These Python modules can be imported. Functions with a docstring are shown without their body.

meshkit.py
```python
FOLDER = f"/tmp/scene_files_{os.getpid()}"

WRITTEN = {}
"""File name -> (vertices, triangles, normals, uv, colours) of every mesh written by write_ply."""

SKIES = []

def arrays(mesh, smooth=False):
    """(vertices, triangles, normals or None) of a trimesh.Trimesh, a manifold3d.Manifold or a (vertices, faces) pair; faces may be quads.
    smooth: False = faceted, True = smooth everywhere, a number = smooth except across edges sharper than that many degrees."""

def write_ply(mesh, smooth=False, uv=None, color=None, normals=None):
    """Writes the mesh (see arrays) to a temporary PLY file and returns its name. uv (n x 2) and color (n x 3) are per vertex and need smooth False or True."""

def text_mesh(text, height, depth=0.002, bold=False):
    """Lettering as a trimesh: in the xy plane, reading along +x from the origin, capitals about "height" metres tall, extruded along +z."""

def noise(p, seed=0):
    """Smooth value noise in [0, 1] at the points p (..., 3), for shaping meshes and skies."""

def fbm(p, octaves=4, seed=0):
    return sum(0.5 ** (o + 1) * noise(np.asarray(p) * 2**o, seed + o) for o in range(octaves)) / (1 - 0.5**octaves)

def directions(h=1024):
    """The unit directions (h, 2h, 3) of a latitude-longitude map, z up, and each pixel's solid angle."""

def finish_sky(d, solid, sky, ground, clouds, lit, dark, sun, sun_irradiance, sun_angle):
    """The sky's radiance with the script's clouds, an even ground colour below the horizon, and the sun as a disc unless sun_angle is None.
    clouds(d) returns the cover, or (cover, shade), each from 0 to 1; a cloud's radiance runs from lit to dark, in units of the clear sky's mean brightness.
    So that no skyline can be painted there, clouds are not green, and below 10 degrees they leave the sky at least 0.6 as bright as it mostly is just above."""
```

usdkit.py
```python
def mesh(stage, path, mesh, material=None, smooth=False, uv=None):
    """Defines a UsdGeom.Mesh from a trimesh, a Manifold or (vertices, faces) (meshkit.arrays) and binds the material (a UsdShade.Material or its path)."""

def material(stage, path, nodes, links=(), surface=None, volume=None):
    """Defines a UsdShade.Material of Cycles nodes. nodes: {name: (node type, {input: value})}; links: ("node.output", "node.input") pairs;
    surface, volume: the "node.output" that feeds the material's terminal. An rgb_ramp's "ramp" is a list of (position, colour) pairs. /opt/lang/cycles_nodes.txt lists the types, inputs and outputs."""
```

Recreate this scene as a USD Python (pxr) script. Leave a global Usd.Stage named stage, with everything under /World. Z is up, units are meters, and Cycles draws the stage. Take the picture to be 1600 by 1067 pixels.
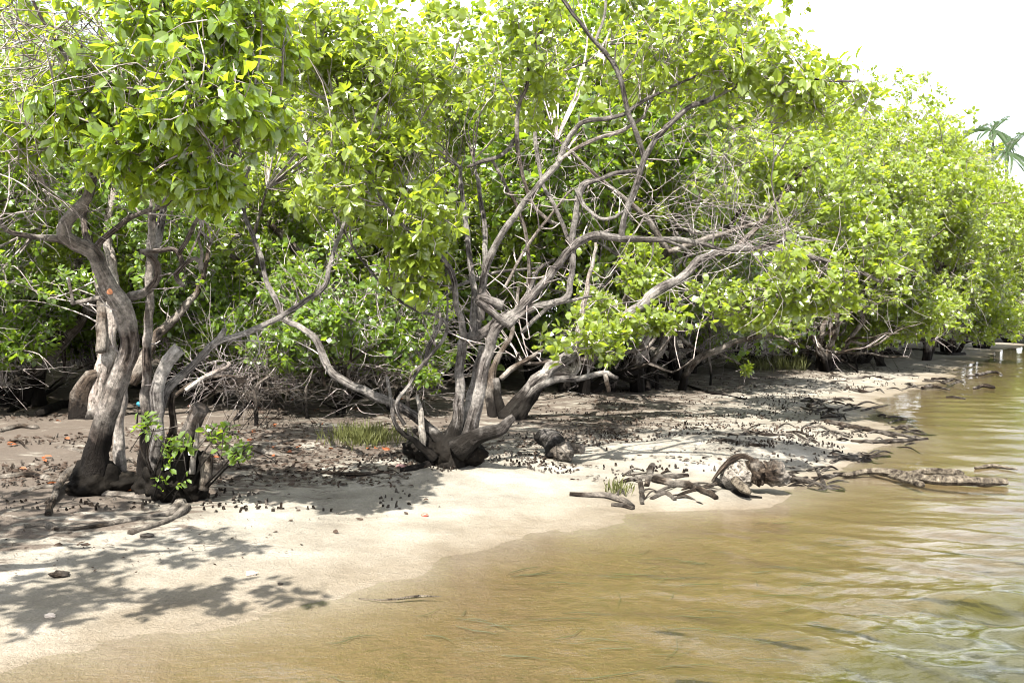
import math, numpy as np, trimesh, usdkit, meshkit
from pxr import Gf, Sdf, Usd, UsdGeom, UsdLux, UsdShade
from scipy.spatial import cKDTree
from shapely.geometry import Polygon
import shapely

stage = Usd.Stage.CreateInMemory()
UsdGeom.SetStageUpAxis(stage, 'Z'); UsdGeom.SetStageMetersPerUnit(stage, 1.0)
UsdGeom.Xform.Define(stage, '/World'); UsdGeom.Scope.Define(stage, '/World/Looks')
L = '/World/Looks/'

# ------------------------------------------------------------------ camera, sky, sun, exposure
F, HZ, CAMZ = 1500.0, 490.0, 1.7           # focal length in photo pixels (1600 wide), horizon row, eye height over the water
EXPOSURE = 2.5
SUN_EL, SUN_AZ = math.radians(54), math.atan2(-0.32, -0.95)
SUN_I, SKY_S = 1.25, 0.05
cam = UsdGeom.Camera.Define(stage, '/World/camera')
cam.CreateHorizontalApertureAttr(36.0); cam.CreateVerticalApertureAttr(36.0 * 682 / 1024)
cam.CreateFocalLengthAttr(36.0 * F / 1600)
cam.CreateVerticalApertureOffsetAttr(-36.0 * (533.5 - HZ) / 1600)
cam.CreateClippingRangeAttr(Gf.Vec2f(0.05, 2000))
cam.CreateExposureAttr(EXPOSURE)
cam.AddTranslateOp().Set((0, 0, CAMZ)); cam.AddRotateXYZOp().Set((90, 0, 0))
SD = np.array([math.sin(SUN_AZ) * math.cos(SUN_EL), math.cos(SUN_AZ) * math.cos(SUN_EL), math.sin(SUN_EL)])
sun = UsdLux.DistantLight.Define(stage, '/World/sun')
sun.CreateNormalizeAttr(True); sun.CreateIntensityAttr(SUN_I); sun.CreateAngleAttr(0.53); sun.CreateColorAttr(Gf.Vec3f(1, 0.95, 0.87))
sun.AddTransformOp().Set(Gf.Matrix4d().SetRotate(Gf.Rotation(Gf.Vec3d(0, 0, 1), Gf.Vec3d(*SD))))
dome = UsdLux.DomeLight.Define(stage, '/World/sky')
skym = usdkit.material(stage, L + 'sky_light', {
    'sky': ('sky_texture', {'sky_type': 'single_scattering', 'sun_disc': False, 'sun_elevation': SUN_EL, 'sun_rotation': SUN_AZ, 'aerosol_density': 2.0}),
    'tc': ('texture_coordinate', {}), 'map': ('mapping', {'scale': (1.0, 1.0, 2.6)}),
    'n': ('noise_texture', {'scale': 2.2, 'detail': 6, 'roughness': 0.55, 'distortion': 0.4}),
    'r': ('rgb_ramp', {'ramp': [(0.0, (0.03,) * 3), (0.47, (0.06,) * 3), (0.58, (0.95,) * 3), (1, (1.0,) * 3)]}),
    'sep': ('separate_xyz', {}), 'low': ('map_range', {'from_min': 0.0, 'from_max': 0.36, 'to_min': 0.97, 'to_max': 0.0, 'clamp': True}),
    'mx': ('math', {'math_type': 'maximum'}),
    'mix': ('mix', {'mix_type': 'mix', 'color2': (16.0, 16.3, 16.8)}), 'bg': ('background_shader', {'strength': SKY_S})},
    [('tc.generated', 'map.vector'), ('map.vector', 'n.vector'), ('n.fac', 'r.fac'), ('tc.generated', 'sep.vector'), ('sep.z', 'low.value'), ('low.result', 'mx.value1'), ('r.color', 'mx.value2'),
     ('mx.value', 'mix.fac'), ('sky.color', 'mix.color1'), ('mix.color', 'bg.color')], surface='bg.background')
UsdShade.MaterialBindingAPI.Apply(dome.GetPrim()).Bind(skym)
dome.GetPrim().SetCustomDataByKey('kind', 'structure')

# ------------------------------------------------------------------ helpers: naming, things, parts
counts, bases = {}, {'/World': np.zeros(3)}
def numbered(parent, name):
    k = (parent, name); counts[k] = counts.get(k, -1) + 1
    return name if counts[k] == 0 else '%s_%03d' % (name, counts[k])
def tag(p, label=None, cat=None, group=None, kind=None):
    for k, v in (('label', label), ('category', cat), ('group', group), ('kind', kind)):
        if v: p.SetCustomDataByKey(k, v)
    return p
def thing(name, label, cat, base=(0, 0, 0), group=None, kind=None, rz=0, sc=1.0):
    path = '/World/' + numbered('/World', name)
    x = UsdGeom.Xform.Define(stage, path); x.AddTranslateOp().Set(tuple(map(float, base))); x.AddRotateZOp().Set(float(rz)); x.AddScaleOp().Set((float(sc),) * 3 if np.ndim(sc) == 0 else tuple(map(float, sc)))
    bases[path] = np.array(base, float)
    tag(x.GetPrim(), label, cat, group, kind)
    return path
def part(parent, name, mesh, mat, smooth=False, uv=None, label=None, kind=None, local=False):
    """One Mesh prim under parent. mesh = (v, f) in world coordinates (or local to the thing)."""
    path = parent + '/' + numbered(parent, name)
    v, f = mesh[0], mesh[1]
    if len(mesh) > 2 and uv is None: uv = mesh[2]
    top = '/'.join(parent.split('/')[:3])
    b = np.zeros(3) if local else bases.get(top, np.zeros(3))
    m = usdkit.mesh(stage, path, (np.asarray(v) - b, f), mat, smooth=smooth, uv=uv)
    tag(m.GetPrim(), label, None, None, kind)
    return path
def top(name, mesh, mat, label, cat=None, group=None, kind=None, smooth=False, uv=None):
    """A thing that is one mesh."""
    p = part('/World', name, mesh, mat, smooth, uv)
    tag(stage.GetPrimAtPath(p), label, cat, group, kind)
    return p
def copy_of(src, label, base, rz, sc, group=None):
    name = src.split('/')[-1].rstrip('0123456789').rstrip('_')
    path = '/World/' + numbered('/World', name)
    x = UsdGeom.Xform.Define(stage, path)
    x.AddTranslateOp().Set(tuple(map(float, base))); x.AddRotateZOp().Set(float(rz)); x.AddScaleOp().Set((float(sc),) * 3 if np.ndim(sc) == 0 else tuple(map(float, sc)))
    x.GetPrim().GetReferences().AddInternalReference(src); x.GetPrim().SetInstanceable(True)
    was = stage.GetPrimAtPath(src).GetCustomData()
    tag(x.GetPrim(), label or was.get('label'), was.get('category'), group or was.get('group'))
    return path

def join(ms):
    ms = [m for m in ms if m is not None and len(m[0])]
    off, V, Fs, U = 0, [], [], []
    for m in ms:
        V.append(m[0]); Fs.append(np.asarray(m[1]) + off); off += len(m[0])
        U.append(m[2] if len(m) > 2 else np.zeros((len(m[0]), 2)))
    return np.vstack(V), np.vstack(Fs), np.vstack(U)
def unit(v):
    v = np.asarray(v, float); return v / np.maximum(np.linalg.norm(v, axis=-1, keepdims=True), 1e-9)

# ------------------------------------------------------------------ helpers: where things are (points of the photograph at a real depth)
def P(px, py, Y): return np.array([(px - 800) / F * Y, Y, CAMZ - (py - HZ) / F * Y])
def W(w, Y): return w * Y / F
def G0(px, py, z=0.0):
    Y = (CAMZ - z) * F / (py - HZ); return np.array([(px - 800) / F * Y, Y])
shore_px = [(0, 1060), (150, 1022), (300, 988), (450, 957), (600, 905), (700, 862), (850, 832), (1000, 806), (1100, 784), (1200, 768), (1275, 752), (1300, 728), (1330, 708),
            (1440, 690), (1400, 678), (1372, 664), (1362, 645), (1376, 622), (1435, 606), (1500, 592), (1490, 580), (1520, 570), (1540, 560), (1556, 549), (1600, 541)]
shore = [(-120, -60), (-40, -14), (-12, -1.5), (-5.5, 2.4)] + [tuple(G0(*p)) for p in shore_px] + [(34, 62), (52, 85), (90, 130), (180, 260)]
def chaikin(p, n=3):
    p = np.array(p, float)
    for _ in range(n):
        q = np.empty((2 * len(p), 2)); q[0] = p[0]; q[-1] = p[-1]
        q[1:-1:2] = .75 * p[:-1] + .25 * p[1:]; q[2:-1:2] = .25 * p[:-1] + .75 * p[1:]; p = q
    return p
shore = chaikin(shore, 2)
land = Polygon(list(map(tuple, shore)) + [(-300, 400), (-400, -60)]).buffer(0)
seg = np.diff(shore, axis=0); ln = np.linalg.norm(seg, axis=1)
dense = np.vstack([shore[i] + seg[i] * np.linspace(0, 1, max(2, int(ln[i] / 0.05)) if ln[i] < 20 else 60, endpoint=False)[:, None] for i in range(len(seg))])
tree_ = cKDTree(dense)
shapely.prepare(land)
def sdist(x, y):
    q = np.stack([np.ravel(x), np.ravel(y)], 1)
    d = tree_.query(q)[0]; inside = shapely.contains_xy(land, q[:, 0], q[:, 1])
    return np.where(inside, d, -d).reshape(np.shape(x))
MOUNDS = [(1110, 700, 1.0, .16), (1210, 690, .8, .08), (800, 715, .9, .06), (700, 735, .8, .10), (1150, 760, .6, .06)]
def ground(x, y):
    x, y = np.asarray(x, float), np.asarray(y, float)
    s = sdist(x, y)
    s = s + (meshkit.fbm(np.stack([x * 1.6, y * 1.6, 0 * x], -1), 3, 5) - .5) * 0.55 * np.clip(np.hypot(x, y) / 10, .5, 2)
    z = np.where(s > 0, .26 * (1 - np.exp(-s / 5.5)), -.20 * (1 - np.exp(s / 2.6)) - .9 * (1 - np.exp(np.minimum(s + 2.6, 0) / 2.6)))
    inl = np.clip(s / 2.2, 0, 1)
    p = np.stack([x, y, 0 * x], -1)
    z = z + .010 * (meshkit.fbm(p * 7 + 2, 3, 17) - .5) * np.clip(1 - np.abs(s) / 1.5, 0, 1) + inl * (.075 * (meshkit.fbm(p * 1.3, 4, 11) - .5) + .035 * (meshkit.fbm(p * 6, 3, 3) - .5)) + .012 * (meshkit.fbm(p * 3, 3, 7) - .5)
    for (px, py, r, h) in MOUNDS:
        c = G0(px, py, .12); z = z + h * np.exp(-((x - c[0]) ** 2 + ((y - c[1]) * 1.1) ** 2) / r ** 2)
    return z
def GP(px, py):
    """The point of the ground that the photograph shows at this pixel."""
    z = 0.08
    for _ in range(6):
        g = G0(px, py, z); z = .5 * z + .5 * float(ground(g[0], g[1]))
    return np.array([g[0], g[1], z])

# ------------------------------------------------------------------ helpers: tubes (trunks, limbs, roots, logs)
def spline(p, step):
    p = np.asarray(p, float)
    if len(p) == 2: p = np.vstack([p[0], (p[0] + p[1]) / 2, p[1]])
    q = np.vstack([2 * p[0] - p[1], p, 2 * p[-1] - p[-2]]); out = []
    for i in range(1, len(q) - 2):
        n = max(1, int(np.ceil(np.linalg.norm((q[i + 1] - q[i])[:3]) / step)))
        t = np.linspace(0, 1, n, endpoint=False)[:, None]
        a, b, c, d = q[i - 1], q[i], q[i + 1], q[i + 2]
        out.append(.5 * (2 * b + (c - a) * t + (2 * a - 5 * b + 4 * c - d) * t ** 2 + (3 * b - a - 3 * c + d) * t ** 3))
    return np.vstack(out + [p[-1:]])
def tube(pts, rad, sides=9, step=None, rough=.12, seed=0, wobble=.0, freq=None):
    """A closed, tapering, uneven tube through pts with radii rad; returns (v, f, uv)."""
    pts = np.asarray(pts, float); rad = np.asarray(rad, float)
    if step is None: step = max(.04, float(rad.mean()) * 1.3)
    s = spline(np.hstack([pts, rad[:, None]]), step)
    c, r = s[:, :3], np.maximum(s[:, 3], .001)
    if wobble > 0 and len(c) > 3:
        o = np.stack([meshkit.fbm(c * (freq or 3.0), 3, seed + k) - .5 for k in (1, 2, 3)], -1)
        e = np.minimum(1, np.minimum(np.arange(len(c)), 4) / 4)[:, None]
        c = c + o * wobble * e
    n = len(c)
    t = unit(np.gradient(c, axis=0))
    u = np.zeros_like(c); a = np.array([0, 0, 1.0]) if abs(t[0, 2]) < .9 else np.array([1.0, 0, 0])
    u[0] = unit(np.cross(t[0], a))
    for i in range(1, n):
        w = u[i - 1] - t[i] * (u[i - 1] @ t[i]); u[i] = w / max(np.linalg.norm(w), 1e-9)
    b = np.cross(t, u)
    th = np.linspace(0, 2 * np.pi, sides + 1)
    ring = np.cos(th)[None, :, None] * u[:, None] + np.sin(th)[None, :, None] * b[:, None]
    rr = np.repeat(r[:, None], sides + 1, 1)
    if rough > 0:
        q = c[:, None] + ring * rr[..., None]
        k = 1.0 / np.maximum(r, .02)[:, None, None]
        flute = meshkit.noise(np.stack([np.cos(th) * 1.6 + seed, np.sin(th) * 1.6, 0 * th], -1))[None] - .5
        lump = meshkit.fbm(q * 9.0, 3, seed) - .5
        lump[:, -1] = lump[:, 0]
        rr = rr * (1 + rough * (1.5 * flute + 1.8 * lump))
    v = c[:, None] + ring * rr[..., None]
    i, j = np.meshgrid(np.arange(n - 1), np.arange(sides), indexing='ij')
    A = i * (sides + 1) + j; B = A + 1; C = A + sides + 1; D = C + 1
    f = np.vstack([np.stack([A, B, D], -1).reshape(-1, 3), np.stack([A, D, C], -1).reshape(-1, 3)])
    ds = np.concatenate([[0], np.cumsum(np.linalg.norm(np.diff(c, axis=0), axis=1))])
    uv = np.stack([np.broadcast_to(th / (2 * np.pi), (n, sides + 1)), np.broadcast_to(ds[:, None], (n, sides + 1)) + seed * .37], -1).reshape(-1, 2)
    v = v.reshape(-1, 3); m = len(v)
    caps, cv, cu = [], [], []
    for e, (row, sgn) in enumerate(((0, 1), (n - 1, -1))):
        rim = np.arange(sides) + row * (sides + 1); rim2 = rim + 1
        cv.append(c[row] - sgn * t[row] * r[row] * .12); cu.append((.5, ds[row]))
        k = np.full(sides, m + e)
        caps.append(np.stack([k, rim2, rim] if sgn == 1 else [k, rim, rim2], -1))
    return np.vstack([v, cv]), np.vstack([f] + caps), np.vstack([uv, cu])
def sticks(p0, p1, r0, r1, sides=3, bend=None):
    """Many thin straight or once-bent twigs at once (N x 3 ends); returns (v, f, uv)."""
    p0, p1 = np.asarray(p0, float), np.asarray(p1, float); N = len(p0)
    r0, r1 = np.broadcast_to(r0, N), np.broadcast_to(r1, N)
    rows = [(p0, r0), (p1, r1)] if bend is None else [(p0, r0), ((p0 + p1) / 2 + bend, (r0 + r1) / 2), (p1, r1)]
    t = unit(p1 - p0); a = np.where(np.abs(t[:, 2:]) < .9, [[0, 0, 1.0]], [[1.0, 0, 0]])
    u = unit(np.cross(t, a)); b = np.cross(t, u)
    th = np.arange(sides) * 2 * np.pi / sides
    ring = np.cos(th)[None, :, None] * u[:, None] + np.sin(th)[None, :, None] * b[:, None]
    V = np.stack([p[:, None] + ring * r[:, None, None] for p, r in rows], 1)
    R = len(rows); base = (np.arange(N) * R * sides)[:, None, None]
    ff = []
    for q in range(R - 1):
        for k in range(sides):
            k2 = (k + 1) % sides; A, B, C, D = q * sides + k, q * sides + k2, (q + 1) * sides + k, (q + 1) * sides + k2
            ff += [(A, B, D), (A, D, C)]
    f = (base + np.array(ff)[None]).reshape(-1, 3)
    v = V.reshape(-1, 3)
    return v, f, np.stack([np.tile(np.arange(sides) / sides, N * R), v[:, 2]], 1)

rng = np.random.default_rng(77)
def lump(c, r, seed, amp=.45, sub=3):
    m = trimesh.creation.icosphere(sub, 1.0); v = np.array(m.vertices); n = meshkit.fbm(v * 2.2 + seed * 3.7, 4, seed) - .5
    return np.asarray(c) + v * (1 + amp * 2 * n)[:, None] * np.asarray(r), np.array(m.faces), np.stack([np.arctan2(v[:, 1], v[:, 0]) / 6.28, v[:, 2]], 1)

# ------------------------------------------------------------------ helpers: leaves
_near = (np.array([(0, 0, 0), (.28, -.30, .09), (.28, .30, .09), (.32, 0, 0), (.70, -.36, .06), (.70, .36, .06), (.70, 0, -.06), (1, 0, -.16), (-.16, 0, -.02)]),
         np.array([(0, 3, 1), (0, 2, 3), (1, 3, 6), (1, 6, 4), (3, 2, 5), (3, 5, 6), (4, 6, 7), (6, 5, 7)]))
_mid = (np.array([(0, 0, 0), (.30, -.33, .05), (.30, .33, .02), (.72, -.34, -.02), (.72, .36, .04), (1, 0, -.14)]),
        np.array([(0, 2, 1), (1, 2, 4), (1, 4, 3), (3, 4, 5)]))
_far = (np.array([(0, 0, 0), (.55, -.40, .05), (.55, .40, .05), (1, 0, -.06)]), np.array([(0, 2, 1), (1, 2, 3)]))
KIND = {'near': (_near[0][:8], _near[1]), 'mid': _mid, 'far': _far}
def leaf_mesh(p, d, nrm, ln, wd, kind):
    """(N, k, 3) vertices, and the triangles of one leaf."""
    T, Fc = KIND[kind]
    d = unit(d); y = unit(np.cross(nrm, d)); z = np.cross(d, y)
    V = p[:, None] + ln[:, None, None] * (T[None, :, :1] * d[:, None] + T[None, :, 2:] * z[:, None]) + (wd)[:, None, None] * T[None, :, 1:2] * y[:, None]
    return V, Fc
def flat(V, Fc):
    N, k = V.shape[:2]
    return V.reshape(-1, 3), (np.arange(N)[:, None, None] * k + Fc[None]).reshape(-1, 3)
def sprigs(tips, dirs, rng, n=(7, 12), size=.1, droop=0.0, kind='mid', spread=.16):
    """Leaves set in whorls at the twig tips. Returns arrays p, d, nrm, len, width."""
    k = rng.integers(n[0], n[1] + 1, len(tips)); idx = np.repeat(np.arange(len(tips)), k); N = len(idx)
    T, D = tips[idx], unit(dirs)[idx]
    R = unit(rng.normal(size=(N, 3))); R = unit(R - D * (R * D).sum(1, keepdims=True))
    back = rng.uniform(0, spread, N)
    p = T - D * back[:, None]
    d = unit(R * rng.uniform(.6, 1.1, (N, 1)) + D * rng.uniform(.15, .9, (N, 1)) + np.array([0, 0, -1.0]) * (droop + rng.uniform(-.25, .35, (N, 1))))
    nrm = unit(np.array([0, 0, 1.0]) * rng.uniform(.0, .7, (N, 1)) + SD * rng.uniform(.1, .8, (N, 1)) + rng.normal(size=(N, 3)) * .5 + D * .2)
    ln = size * np.clip(rng.normal(.92, .24, N), .35, 1.45) * (.8 + .4 * rng.random(len(tips)))[idx]; wd = ln * rng.uniform(.62, .9, N)
    return p + d * .015, d, nrm, ln, wd
def blob(c, r, n, rng, gap=.45, freq=.9, shell=.42, seed=0):
    """Points in a lumpy ellipsoid with gaps, denser towards its outside."""
    c, r = np.asarray(c, float), np.asarray(r, float); out = []
    while sum(map(len, out)) < n:
        m = n * 2
        d = unit(rng.normal(size=(m, 3))); rad = rng.uniform(0, 1, m) ** shell
        lump = .78 + .44 * meshkit.fbm(d * 2.3 + seed * 7.1, 3, seed)
        q = c + d * (rad * lump)[:, None] * r
        keep = meshkit.fbm(q * freq + seed * 3.3, 3, seed + 5) > gap
        out.append(q[keep])
    return np.vstack(out)[:n]

# ------------------------------------------------------------------ materials
def leaf_material(name, stops, trans, rough=.3, tmix=.5, spec=1.0):
    return usdkit.material(stage, L + name, {
        'g': ('geometry', {}), 'r': ('rgb_ramp', {'ramp': stops}), 'r2': ('rgb_ramp', {'ramp': trans}),
        'p': ('principled_bsdf', {'roughness': rough, 'specular_ior_level': spec}), 't': ('translucent_bsdf', {}),
        'm': ('mix_closure', {'fac': tmix})},
        [('g.random_per_island', 'r.fac'), ('g.random_per_island', 'r2.fac'), ('r.color', 'p.base_color'), ('r2.color', 't.color'), ('p.BSDF', 'm.closure1'), ('t.BSDF', 'm.closure2')], surface='m.closure')
GREEN = [(0, (0.104, 0.140, 0.020)), (.25, (0.171, 0.213, 0.029)), (.55, (0.250, 0.287, 0.046)), (.82, (0.329, 0.348, 0.073)), (.90, (0.403, 0.378, 0.085)), (.94, (0.488, 0.317, 0.049)), (1, (0.464, 0.171, 0.037))]
GREEN_T = [(0, (0.324, 0.410, 0.022)), (.5, (0.497, 0.562, 0.043)), (.9, (0.626, 0.648, 0.076)), (.97, (0.670, 0.497, 0.054)), (1, (0.594, 0.238, 0.032))]
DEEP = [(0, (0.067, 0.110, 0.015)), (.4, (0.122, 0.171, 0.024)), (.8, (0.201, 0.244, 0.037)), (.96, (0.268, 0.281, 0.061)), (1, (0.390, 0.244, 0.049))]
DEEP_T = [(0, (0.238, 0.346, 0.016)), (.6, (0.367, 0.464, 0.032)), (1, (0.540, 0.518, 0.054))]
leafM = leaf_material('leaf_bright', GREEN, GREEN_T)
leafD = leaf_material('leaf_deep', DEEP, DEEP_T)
leafA = leaf_material('leaf_broad', [(0, (.08, .13, .014)), (.35, (.14, .20, .022)), (.75, (.23, .28, .045)), (.95, (.33, .33, .07)), (.94, (.38, .28, .05)), (1, (.40, .16, .03))], GREEN_T, .26, .5)
palmM = leaf_material('palm_leaf', [(0, (.018, .036, .008)), (1, (.04, .065, .014))], [(0, (.05, .1, .012)), (1, (.09, .14, .02))], .6, .3, .25)
grassM = leaf_material('grass_blade', [(0, (.055, .06, .018)), (.5, (.12, .105, .038)), (1, (.19, .145, .065))], [(0, (.1, .1, .025)), (1, (.18, .15, .05))], .6, .3, .2)
drylM = leaf_material('fallen_leaf', [(0, (.16, .045, .014)), (.4, (.22, .085, .018)), (.7, (.27, .15, .03)), (.85, (.12, .06, .03)), (1, (.3, .2, .03))], [(0, (.4, .1, .02)), (1, (.5, .25, .03))], .55, .2, .3)
litterM = leaf_material('dead_leaf', [(0, (.03, .02, .014)), (.5, (.08, .052, .034)), (.85, (.15, .095, .06)), (1, (.26, .12, .04))], [(0, (.05, .03, .02)), (1, (.12, .06, .03))], .7, .1, .15)

def bark_material(name, dark, mid, light, stain=.32, cover=(.0045, .0036, .003), bump=.6, streak=9.0):
    """Grey, fissured bark, its foot blackened by tidal mud up to about `stain` metres."""
    return usdkit.material(stage, L + name, {
        'uv': ('uvmap', {'attribute': 'st'}), 'map': ('mapping', {'scale': (streak, 2.2, 1)}),
        'n': ('noise_texture', {'scale': 1.6, 'detail': 6, 'roughness': .62, 'distortion': .6}),
        'r': ('rgb_ramp', {'ramp': [(0.30, tuple(.5 * x for x in dark)), (.41, dark), (.49, mid), (.56, mid), (.66, light)]}),
        'g': ('geometry', {}), 'n2': ('noise_texture', {'scale': 3.1, 'detail': 4}), 'r2': ('rgb_ramp', {'ramp': [(.44, (0, 0, 0)), (.64, (1, 1, 1))]}),
        'n4': ('noise_texture', {'scale': 24, 'detail': 5, 'roughness': .7}), 'mr4': ('map_range', {'from_min': .36, 'from_max': .64, 'to_min': .36, 'to_max': .98, 'clamp': True}), 'dk': ('mix', {'mix_type': 'multiply', 'fac': 1.0}), 'h4': ('math', {'math_type': 'add'}), 'pat': ('mix', {'mix_type': 'mix', 'color2': tuple(.55 * a + .45 * b for a, b in zip(light, (.6, .56, .5)))}), 'patf': ('math', {'math_type': 'multiply', 'value2': .55}),
        's': ('separate_xyz', {}), 'n3': ('noise_texture', {'scale': 7, 'detail': 4}),
        'h': ('math', {'math_type': 'multiply_add', 'value2': .55, 'value3': stain - .27}),
        'mr': ('math', {'math_type': 'subtract'}), 'mm': ('map_range', {'from_min': -.14, 'from_max': .12, 'to_min': 0, 'to_max': .96, 'clamp': True}),
        'mud': ('mix', {'mix_type': 'mix', 'color2': cover}),
        'fine': ('noise_texture', {'scale': 5.0, 'detail': 5, 'roughness': .7}),
        'b': ('bump', {'strength': min(1, bump * 1.5), 'distance': .035}), 'hs': ('math', {'math_type': 'add'}),
        'p': ('principled_bsdf', {'roughness': .85, 'specular_ior_level': .07})},
        [('uv.UV', 'map.vector'), ('map.vector', 'n.vector'), ('n.fac', 'r.fac'), ('g.position', 'n2.vector'), ('n2.fac', 'r2.fac'), ('r2.color', 'patf.value1'), ('patf.value', 'pat.fac'), ('r.color', 'pat.color1'), ('pat.color', 'dk.color1'), ('g.position', 'n4.vector'), ('n4.fac', 'mr4.value'), ('mr4.result', 'dk.color2'),
         ('g.position', 's.vector'), ('g.position', 'n3.vector'), ('n3.fac', 'h.value1'), ('h.value', 'mr.value1'), ('s.z', 'mr.value2'), ('mr.value', 'mm.value'), ('mm.result', 'mud.fac'), ('dk.color', 'mud.color1'),
         ('map.vector', 'fine.vector'), ('n.fac', 'hs.value1'), ('fine.fac', 'hs.value2'), ('hs.value', 'h4.value1'), ('n4.fac', 'h4.value2'), ('h4.value', 'b.height'), ('b.normal', 'p.normal'), ('mud.color', 'p.base_color')], surface='p.BSDF')
barkG = bark_material('bark_grey', (.035, .030, .027), (.125, .112, .104), (.28, .262, .25), stain=.42)
barkB = bark_material('bark_brown', (.026, .020, .016), (.095, .075, .063), (.22, .19, .17), stain=.74)
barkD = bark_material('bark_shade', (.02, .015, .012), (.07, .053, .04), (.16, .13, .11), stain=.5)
barkP = bark_material('bark_pale', (.07, .058, .046), (.24, .20, .175), (.42, .385, .35), stain=.3)
barkF = bark_material('bark_dark_foot', (.028, .024, .021), (.108, .095, .087), (.26, .243, .23), stain=.62, cover=(.005, .004, .003))
twigM = bark_material('twig_grey', (.08, .066, .062), (.20, .17, .16), (.36, .325, .315), stain=-5, bump=.1)
rootM = bark_material('root_wet', (.012, .009, .007), (.036, .026, .019), (.15, .12, .09), stain=.02, streak=6)
crustM = usdkit.material(stage, L + 'barnacle_crust', {'g': ('geometry', {}), 'v': ('voronoi_texture', {'scale': 55}), 'n': ('noise_texture', {'scale': 20, 'detail': 6, 'roughness': .7}), 'r': ('rgb_ramp', {'ramp': [(.40, (.012, .009, .007)), (.52, (.06, .05, .037)), (.64, (.11, .094, .072)), (.74, (.19, .168, .135))]}),
    'vr': ('map_range', {'from_min': .05, 'from_max': .28, 'to_min': 1, 'to_max': 0, 'clamp': True}), 'nm': ('map_range', {'from_min': .42, 'from_max': .55, 'to_min': 0, 'to_max': .8, 'clamp': True}), 'mu': ('math', {'math_type': 'multiply'}), 'mix': ('mix', {'mix_type': 'mix', 'color2': (.33, .30, .26)}),
    'h': ('math', {'math_type': 'add'}), 'b': ('bump', {'strength': 1, 'distance': .03}), 'p': ('principled_bsdf', {'roughness': .85, 'specular_ior_level': .08})},
    [('g.position', 'v.vector'), ('g.position', 'n.vector'), ('n.fac', 'r.fac'), ('v.distance', 'vr.value'), ('n.fac', 'nm.value'), ('vr.result', 'mu.value1'), ('nm.result', 'mu.value2'), ('mu.value', 'mix.fac'), ('r.color', 'mix.color1'), ('n.fac', 'h.value1'), ('vr.result', 'h.value2'), ('h.value', 'b.height'), ('b.normal', 'p.normal'), ('mix.color', 'p.base_color')], surface='p.BSDF')
saltM = bark_material('wood_sunbleached', (.05, .042, .034), (.23, .205, .175), (.31, .285, .25), stain=.08)
mudM = usdkit.material(stage, L + 'black_mud', {'g': ('geometry', {}), 'n': ('noise_texture', {'scale': 9, 'detail': 5, 'roughness': .65}), 'r': ('rgb_ramp', {'ramp': [(.3, (.002, .0016, .0012)), (.6, (.005, .004, .003)), (.75, (.022, .018, .013))]}),
    'b': ('bump', {'strength': .9, 'distance': .03}), 'p': ('principled_bsdf', {'roughness': .8, 'specular_ior_level': .06})}, [('g.position', 'n.vector'), ('n.fac', 'r.fac'), ('r.color', 'p.base_color'), ('n.fac', 'b.height'), ('b.normal', 'p.normal')], surface='p.BSDF')
def plain(name, col, rough=.6, **k):
    return usdkit.material(stage, L + name, {'p': ('principled_bsdf', {'base_color': col, 'roughness': rough, **k})}, surface='p.BSDF')

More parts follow.
